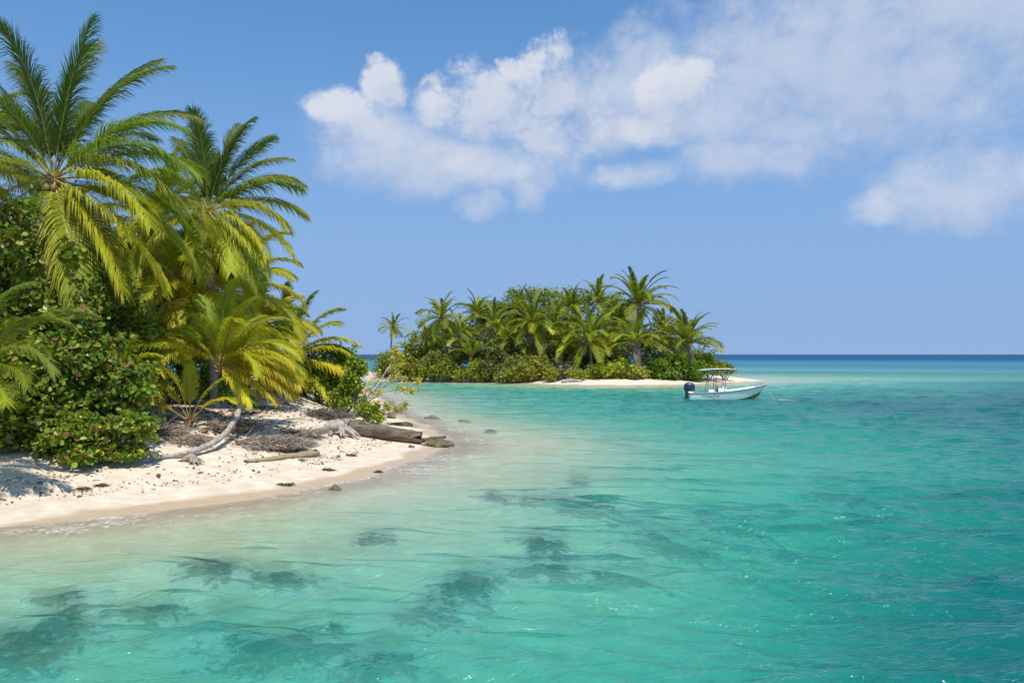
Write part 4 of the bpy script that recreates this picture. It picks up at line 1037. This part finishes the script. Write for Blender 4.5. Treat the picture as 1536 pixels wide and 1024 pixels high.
# ------------------------------------------------------------------ boat
def boat():
    Y = 62.2
    o0 = P(1032.5, 598, Y); o0.z = 0
    root = thing('motor_boat', 'small white open motorboat with canopy moored off the island', 'boat', o0, rz=R(-5))
    LN = 5.9; ns = 26
    white = plain_mat('boat_gelcoat', (0.72, 0.76, 0.74), .3, dirt=.06, coat=.3)
    deckm = plain_mat('boat_deck', (0.78, 0.78, 0.75), .45, dirt=.08)
    brown = plain_mat('bottom_shade_and_emblem', (0.20, 0.13, 0.075), .6)  # bow's shadow and water reflection put into the bottom's brown; emblem shares it
    railm = plain_mat('rubber_rail', (0.09, 0.10, 0.13), .55)
    navy = plain_mat('outboard_cowl', (0.018, 0.028, 0.06), .3, coat=.3)
    black = plain_mat('dark_metal', (0.03, 0.03, 0.035), .45)
    alu = plain_mat('aluminium_tube', (0.36, 0.38, 0.40), .35, .8)
    canv = plain_mat('canopy_cloth', (0.50, 0.60, 0.53), .6)
    red = plain_mat('seat_red', (0.20, 0.05, 0.045), .6)
    def sec(t):
        bm_ = 1.02 * (1 - max(0, (t - .5) / .5) ** 2.4) ** .75 if t < 1 else 0
        bm_ = max(bm_, .02)
        sheer = .52 + .62 * t ** 2.1
        ch_b = bm_ * (.9 - .35 * t ** 2); ch_z = .02 + .60 * (max(0, t - .58) / .42) ** 1.4
        kz = -.28 + max(0, (t - .78) / .22) ** 1.7 * .55
        return bm_, sheer, ch_b, ch_z, kz
    def xat(t, z):   # raked stem
        return t * LN - max(0, t - .75) / .25 * (1.14 - z) * .62
    hull = MB(); bot = MB(); inner = MB(); rail = MB()
    HP = []; 
    for i in range(ns + 1):
        t = i / ns; b, s, cb, cz, kz = sec(t)
        HP.append([(xat(t, kz), 0, kz), (xat(t, cz), cb, cz), (xat(t, (cz + s) / 2), (cb + b) / 2 * 1.03, (cz + s) / 2), (xat(t, s), b, s), (xat(t, s) - .02, max(b - .16, .0), s + .015), (xat(t, s) - .02, max(b - .18, 0), .26 if t < .72 else s - .05)])
    def strip(mb, cols_):
        for sg in (1, -1):
            base = len(mb.v)
            for r in HP:
                for c in cols_: p = r[c]; mb.v.append((p[0], p[1] * sg, p[2])); mb.c.append((1, 1, 1))
            m = len(cols_)
            for i in range(ns):
                for k in range(m - 1):
                    q = (base + i * m + k, base + (i + 1) * m + k, base + (i + 1) * m + k + 1, base + i * m + k + 1)
                    mb.f.append(q if sg < 0 else q[::-1])
    strip(hull, (1, 2, 3)); strip(bot, (0, 1)); strip(inner, (3, 4, 5))
    t0 = HP[0]
    hull.add([(0, -t0[1][1], t0[1][2]), (0, t0[1][1], t0[1][2]), (0, t0[3][1], t0[3][2]), (0, -t0[3][1], t0[3][2]), (0, 0, t0[0][2])], [(0, 1, 2, 3), (0, 4, 1)])
    # cockpit floor and raised fore deck
    fl = MB()
    for i in range(ns):
        z0 = HP[i][5][2]; z1 = HP[i + 1][5][2]
        fl.add([(HP[i][5][0], -HP[i][5][1], z0), (HP[i][5][0], HP[i][5][1], z0), (HP[i + 1][5][0], HP[i + 1][5][1], z1), (HP[i + 1][5][0], -HP[i + 1][5][1], z1)], [(0, 3, 2, 1)])
    hull.build('hull', white, root); bot.build('bottom', brown, root); inner.build('gunwale', deckm, root); fl.build('deck', deckm, root, smooth=False)
    for sg in (1, -1):
        rail.tube([(r[3][0], r[3][1] * sg * 1.01, r[3][2] - .035) for r in HP], .042, 6)
    rail.tube([(0.0, -t0[3][1], t0[3][2] - .035), (0.0, t0[3][1], t0[3][2] - .035)], .04, 6)
    rail.build('rub_rail', railm, root)
    # console with windscreen, seat box, wheel
    c = MB(); c.box((2.55, 0, .55), (.62, .75, .6)); c.box((2.72, 0, .9), (.34, .72, .14), Matrix.Rotation(R(18), 3, 'Y'))
    con = c.build('console', deckm, root, bevel=.04)
    d = MB(); d.tube([(2.2 + .04 * math.sin(a), .2 * math.cos(a), .83 + .2 * math.sin(a)) for a in np.linspace(0, 6.283, 17)], .018, 6, cap=False); d.tube([(2.2, 0, .83), (2.45, 0, .78)], .02, 6); d.build('steering_wheel', black, con)
    d = MB(); d.box((2.23, 0, .62), (.03, .5, .26)); d.build('panel', red, con)
    s = MB(); s.box((1.75, 0, .46), (.5, .8, .4)); sb = s.build('seat', deckm, root, bevel=.04)
    s = MB(); s.box((1.75, 0, .70), (.5, .78, .09)); s.build('cushion', deckm, sb, bevel=.03)
    s = MB(); s.box((3.25, 0, .44), (.55, .7, .38)); s.build('cooler_box', deckm, root, bevel=.04)
    # T-top
    f = MB()
    for sg in (1, -1):
        y = .5 * sg
        f.tube(poly_curve([(1.38, y, .27), (1.42, y, .9), (1.55, y, 1.55), (1.95, y, 2.2)], 5), .032, 7)
        f.tube(poly_curve([(2.0, y, .27), (2.02, y, 1.2), (2.05, y, 2.2)], 4), .028, 7)
        f.tube(poly_curve([(2.78, y, .85), (2.75, y, 1.3), (2.65, y, 2.22)], 4), .032, 7)
        f.tube([(1.0, y, 2.16), (2.0, y, 2.24), (3.3, y, 2.27)], .025, 6)
        f.tube([(1.5, y, 1.45), (2.05, y, 1.5)], .02, 6)
    for x in (1.5, 2.3, 3.2): f.tube([(x, -.6, 2.2 + .03 * (x - 1)), (x, .6, 2.2 + .03 * (x - 1))], .022, 6)
    f.build('canopy_frame', alu, root)
    cp = MB(); nx, ny = 14, 8; vs = []
    for lay in (0, 1):
        for i in range(nx + 1):
            for j in range(ny + 1):
                x = .80 + 2.4 * i / nx; y = -.75 + 1.5 * j / ny
                z = 2.27 + .05 * math.sin(math.pi * min(1, i / nx * .9)) + .08 * (i / nx) + .03 * (1 - (y / .75) ** 2) - lay * .03
                vs.append((x, y, z))
    A = (nx + 1) * (ny + 1); fs = []
    for i in range(nx):
        for j in range(ny):
            q = (i * (ny + 1) + j, (i + 1) * (ny + 1) + j, (i + 1) * (ny + 1) + j + 1, i * (ny + 1) + j + 1)
            fs.append(q); fs.append(tuple(A + k for k in q[::-1]))
    def edge(a, b): fs.append((a, b, b + A, a + A))
    for i in range(nx): edge((i + 1) * (ny + 1), i * (ny + 1)); edge(i * (ny + 1) + ny, (i + 1) * (ny + 1) + ny)
    for j in range(ny): edge(j, j + 1); edge(nx * (ny + 1) + j + 1, nx * (ny + 1) + j)
    cp.add(vs, fs); cp.build('canopy', canv, root)
    rd = MB()
    for y in (-.5, -.2, .2, .5): rd.tube([(3.3, y, 2.18), (3.62, y, 2.42)], .025, 6)
    rd.tube([(3.3, -.6, 2.24), (3.3, .6, 2.24)], .02, 6)
    rd.build('rod_holder', alu, root)
    # outboard motor
    m = MB()
    prof = [(.28, -.02), (.33, .05), (.36, .2), (.36, .38), (.31, .52), (.2, .62), (.02, .66)]
    n = 18; b0 = 0; vv = []
    for r_, h_ in prof:
        for k in range(n):
            a = 2 * math.pi * k / n
            vv.append((.12 + math.copysign(abs(math.cos(a)) ** .8, math.cos(a)) * r_ * 1.2 - h_ * .04, math.sin(a) * r_ * .72, .62 + h_ * 1.05))
    ff = [(i * n + k, i * n + (k + 1) % n, (i + 1) * n + (k + 1) % n, (i + 1) * n + k) for i in range(len(prof) - 1) for k in range(n)]
    ff += [tuple(range(n))[::-1], tuple((len(prof) - 1) * n + k for k in range(n))]
    m.add([(x - .02, y, z) for x, y, z in vv], ff)
    out = m.build('outboard_motor', navy, root)
    l = MB(); l.box((-.14, 0, .36), (.2, .2, .56)); l.box((-.2, 0, -.12), (.26, .09, .5)); l.box((-.27, 0, .02), (.42, .24, .03)); l.tube([(-.42, 0, -.3), (-.05, 0, -.3)], [.05, .07], 8); l.build('motor_leg', black, out, bevel=.015)
    pr_ = MB()
    for k in range(3):
        a = k * 2.094; pr_.box((-.44, math.sin(a) * .1, -.3 + math.cos(a) * .1), (.02, .1, .18), Matrix.Rotation(a, 3, 'X') @ Matrix.Rotation(.5, 3, 'Z'))
    pr_.build('propeller', black, out)
    # worn emblem and faint band on the hull side
    e = MB()
    t = 2.05 / LN; b_, s_, cb_, cz_, kz_ = sec(t); yy = -(b_ * .995)
    for (x0, z0, w_, h_) in ((1.86, .36, .20, .05), (2.02, .30, .20, .045), (2.1, .24, .2, .06), (2.16, .33, .08, .07)): e.box((x0, yy - .012 + .0, z0), (w_, .012, h_), Matrix.Rotation(R(14), 3, 'Y'))
    e.build('hull_emblem', brown, root)
    bn = MB(); bn.box((1.3, -1.0, .3), (.9, .012, .022)); bn.build('hull_stripe', railm, root)
    cl = MB(); cl.tube([(5.45, -.08, 1.12), (5.45, -.08, 1.2), (5.62, -.08, 1.2), (5.62, -.08, 1.12)], .018, 6); cl.tube([(5.1, -.35, 1.06), (5.25, -.28, 1.2), (5.75, 0, 1.25), (5.25, .28, 1.2), (5.1, .35, 1.06)], .018, 6); cl.build('bow_rail', alu, root)
    # mooring
    Mx = Matrix.Translation(o0) @ Matrix.Rotation(R(-5), 4, 'Z')
    bow = Mx @ Vector((5.86, 0, 1.05)); fl_ = G(1164, 600.5); en = G(1194, 601.5)
    rope = plain_mat('hemp_rope', (0.30, 0.27, 0.20), .8); yel = plain_mat('float_foam', (0.36, 0.33, 0.15), .6)
    mb = MB(); mid = bow.lerp(fl_, .5) + Vector((0, 0, -.15))
    mb.tube([q - bow for q in poly_curve([bow, mid, fl_ + Vector((0, 0, .03)), fl_.lerp(en, .5) + Vector((0, 0, .03)), en + Vector((0, 0, .02))], 6)], .026, 6)
    tag(mb.build('mooring_line', rope, None, bow), 'slack mooring rope from the boat bow down to the water', 'rope')
    mb = MB(); dd = (en - fl_).normalized(); lnn = .9
    mb.tube([dd * (lnn * i / 10) for i in range(11)], [.02, .05, .06, .07, .07, .07, .07, .06, .06, .05, .02], 10, wob=.05, rng=random.Random(1))
    tag(mb.build('mooring_float', yel, None, fl_ + Vector((0, -.05, .04))), 'yellowish float lying on the water at the end of the mooring rope', 'float')
boat()

# ------------------------------------------------------------------ light, sky, camera
SUN_AZ = math.atan2(0.28, -0.96); SUN_EL = R(64)      # from the left and a little behind the camera
sd = Vector((math.sin(SUN_AZ) * math.cos(SUN_EL), math.cos(SUN_AZ) * math.cos(SUN_EL), math.sin(SUN_EL)))
sl = bpy.data.lights.new('sun', 'SUN'); sl.energy = 4.4; sl.angle = R(0.5); sl.color = (1.0, 0.95, 0.86)
so = bpy.data.objects.new('sun', sl); C.objects.link(so); so.rotation_euler = sd.to_track_quat('Z', 'Y').to_euler(); so.location = (0, 0, 60)

world = bpy.data.worlds.new('World'); scene.world = world; world.use_nodes = True
t = NT(world.node_tree); t.n.clear()
wout = t.node('ShaderNodeOutputWorld'); bg = t.node('ShaderNodeBackground')
sky = t.node('ShaderNodeTexSky', sky_type='NISHITA'); sky.sun_disc = False; sky.sun_elevation = SUN_EL; sky.sun_rotation = SUN_AZ
sky.altitude = 0; sky.air_density = 1.0; sky.dust_density = 0.4; sky.ozone_density = 1.2
SKY_STRENGTH = 0.12
bg.inputs['Strength'].default_value = SKY_STRENGTH
dirv = t.coord('Generated')
sp = t.node('ShaderNodeSeparateXYZ'); t.put(sp.inputs[0], dirv)
az = t.math('ARCTAN2', sp.outputs['X'], sp.outputs['Y']); elv = t.math('ARCSINE', sp.outputs['Z'])
uv = t.node('ShaderNodeCombineXYZ'); t.put(uv.inputs[0], t.math('MULTIPLY', az, F / 100)); t.put(uv.inputs[1], t.math('MULTIPLY', elv, F / 100))
def sky_uv(px, py):
    u, v = (px - 768) / F, (HZ - py) / F
    a = math.atan(u); e = math.atan(v * math.cos(a)); return a * F / 100, e * F / 100

def cloud_group(name, blobs, nscale, namp, warp, bias, puff=0.0):
    gt = bpy.data.node_groups.new(name, 'ShaderNodeTree')
    gt.interface.new_socket('Vector', in_out='INPUT', socket_type='NodeSocketVector')
    gt.interface.new_socket('Density', in_out='OUTPUT', socket_type='NodeSocketFloat')
    q = NT(gt); gi = q.node('NodeGroupInput'); go = q.node('NodeGroupOutput')
    v = gi.outputs[0]
    wn = q.node('ShaderNodeTexNoise'); q.put(wn.inputs['Vector'], v); wn.inputs['Scale'].default_value = nscale * .8; wn.inputs['Detail'].default_value = 5
    wv = q.vmath('SCALE', q.vmath('SUBTRACT', wn.outputs['Color'], (.5, .5, .5)), (0, 0, 0), warp)
    vv = q.vmath('ADD', v, wv)
    acc = None
    for (px, py, rx, ry) in blobs:
        cx, cy = sky_uv(px, py)
        d = q.vmath('MULTIPLY', q.vmath('SUBTRACT', vv, (cx, cy, 0)), (100 / rx, 100 / ry, 0))
        mm = q.math('SUBTRACT', 1.0, q.vmath('DOT_PRODUCT', d, d))
        acc = mm if acc is None else q.math('SMOOTH_MAX', acc, mm, 0.35)
    acc = q.math('MAXIMUM', acc, -1.2)
    nz = q.noise(q.scale3(v, (1, 1.25, 1)), nscale, 9, 0.57, 0.1)
    dns = q.math('ADD', q.math('MULTIPLY', acc, .55), q.math('MULTIPLY_ADD', nz, namp, -namp * .5 + bias))
    pf = q.noise(vv, nscale * 2.6, 6, 0.6)
    pf = q.math('ABSOLUTE', q.math('MULTIPLY_ADD', pf, 2.0, -1.0))
    dns = q.math('ADD', dns, q.math('MULTIPLY_ADD', pf, puff, -puff * .28))
    q.l.new(dns, go.inputs[0])
    return gt
crisp = cloud_group('cumulus', [(576, 138, 40, 52), (520, 165, 75, 34), (560, 200, 90, 45), (660, 155, 50, 45), (735, 165, 95, 75), (840, 150, 85, 85), (800, 205, 130, 50), (890, 195, 70, 40), (690, 235, 120, 35), (1000, 150, 60, 55), (970, 195, 70, 30), (1040, 130, 50, 40)], 1.5, 1.15, .30, .13, .4)
soft = cloud_group('haze_cloud', [(1180, 70, 170, 90), (1330, 60, 200, 75), (1480, 30, 170, 55), (1100, 150, 130, 80), (1300, 140, 170, 45), (1190, 190, 110, 34), (960, 258, 75, 22), (720, 308, 42, 22), (792, 288, 30, 30), (1390, 255, 60, 40), (1470, 275, 130, 60), (1320, 300, 50, 30), (700, 255, 190, 40), (950, 130, 90, 90), (600, 230, 140, 60), (1300, 90, 320, 150), (1505, 258, 60, 34), (1120, 240, 120, 40), (1340, 125, 90, 28), (1190, 186, 90, 28), (1480, 262, 70, 34)],
                  1.15, 1.35, .5, .17, .3)
def dens(gt, vec):
    n = t.node('ShaderNodeGroup'); n.node_tree = gt; t.put(n.inputs[0], vec); return n.outputs[0]
v0 = uv.outputs[0]; v1 = t.vmath('ADD', v0, (-0.2, 0.42, 0))
d0 = dens(crisp, v0); d1 = dens(crisp, v1); s0 = dens(soft, v0); s1 = dens(soft, v1)
sa = t.math('MULTIPLY', t.ramp(s0, -0.12, 0.75), 0.8)
lit = t.math('MULTIPLY_ADD', t.math('SUBTRACT', d0, d1), 0.62, 0.46, clamp=True)
ca = t.math('MULTIPLY', t.ramp(t.math('DIVIDE', d0, t.math('MULTIPLY_ADD', lit, -0.6, 1.0)), 0.0, 1.0), 0.9)
lit2 = t.math('MULTIPLY_ADD', t.math('SUBTRACT', s0, s1), 0.5, 0.45, clamp=True)
K = 1.0 / SKY_STRENGTH
def col(r, g_, b): return (r * K, g_ * K, b * K, 1)
zz = t.math('MULTIPLY_ADD', t.math('MAXIMUM', sp.outputs['Z'], 0.0), 1.0, 0.14)
lift = t.node('ShaderNodeCombineXYZ'); t.put(lift.inputs[0], sp.outputs['X']); t.put(lift.inputs[1], sp.outputs['Y']); t.put(lift.inputs[2], zz)
t.put(sky.inputs['Vector'], t.vmath('NORMALIZE', lift.outputs[0]))
skyc = t.mix(1.0, sky.outputs[0], (0.78, 1.18, 1.40, 1), 'MULTIPLY')
hz_ = t.math('MULTIPLY', t.ramp(sp.outputs['Z'], 0.42, 0.0), 0.9)
skyc = t.mix(hz_, skyc, col(.245, .365, .595))
c_soft = t.mix(lit2, col(.33, .43, .62), col(.62, .66, .75))
c_crisp = t.mix(lit, col(.37, .46, .63), col(.63, .655, .725))
skyc = t.mix(sa, skyc, c_soft); skyc = t.mix(ca, skyc, c_crisp)
t.put(bg.inputs['Color'], skyc); t.l.new(bg.outputs[0], wout.inputs[0])

cam = bpy.data.cameras.new('camera'); co = bpy.data.objects.new('camera', cam); C.objects.link(co)
cam.sensor_width = 36; cam.lens = F / 1536 * 36; cam.clip_end = 20000; cam.clip_start = 0.1
cam.shift_y = (HZ - 512) / 1536
co.location = (0, 0, CAMH); co.rotation_euler = (R(90), 0, 0)
scene.camera = co

scene.view_settings.view_transform = 'Standard'; scene.view_settings.look = 'None'; scene.view_settings.exposure = 0.2; scene.view_settings.gamma = 1
scene.view_settings.use_curve_mapping = False
scene.cycles.use_denoising = True
try: scene.cycles.denoiser = 'OPENIMAGEDENOISE'
except Exception: pass
scene.cycles.sample_clamp_direct = 3.0; scene.cycles.sample_clamp_indirect = 3.0
scene.cycles.max_bounces = 8; scene.cycles.transparent_max_bounces = 12; scene.cycles.diffuse_bounces = 3; scene.cycles.glossy_bounces = 2; scene.cycles.transmission_bounces = 4
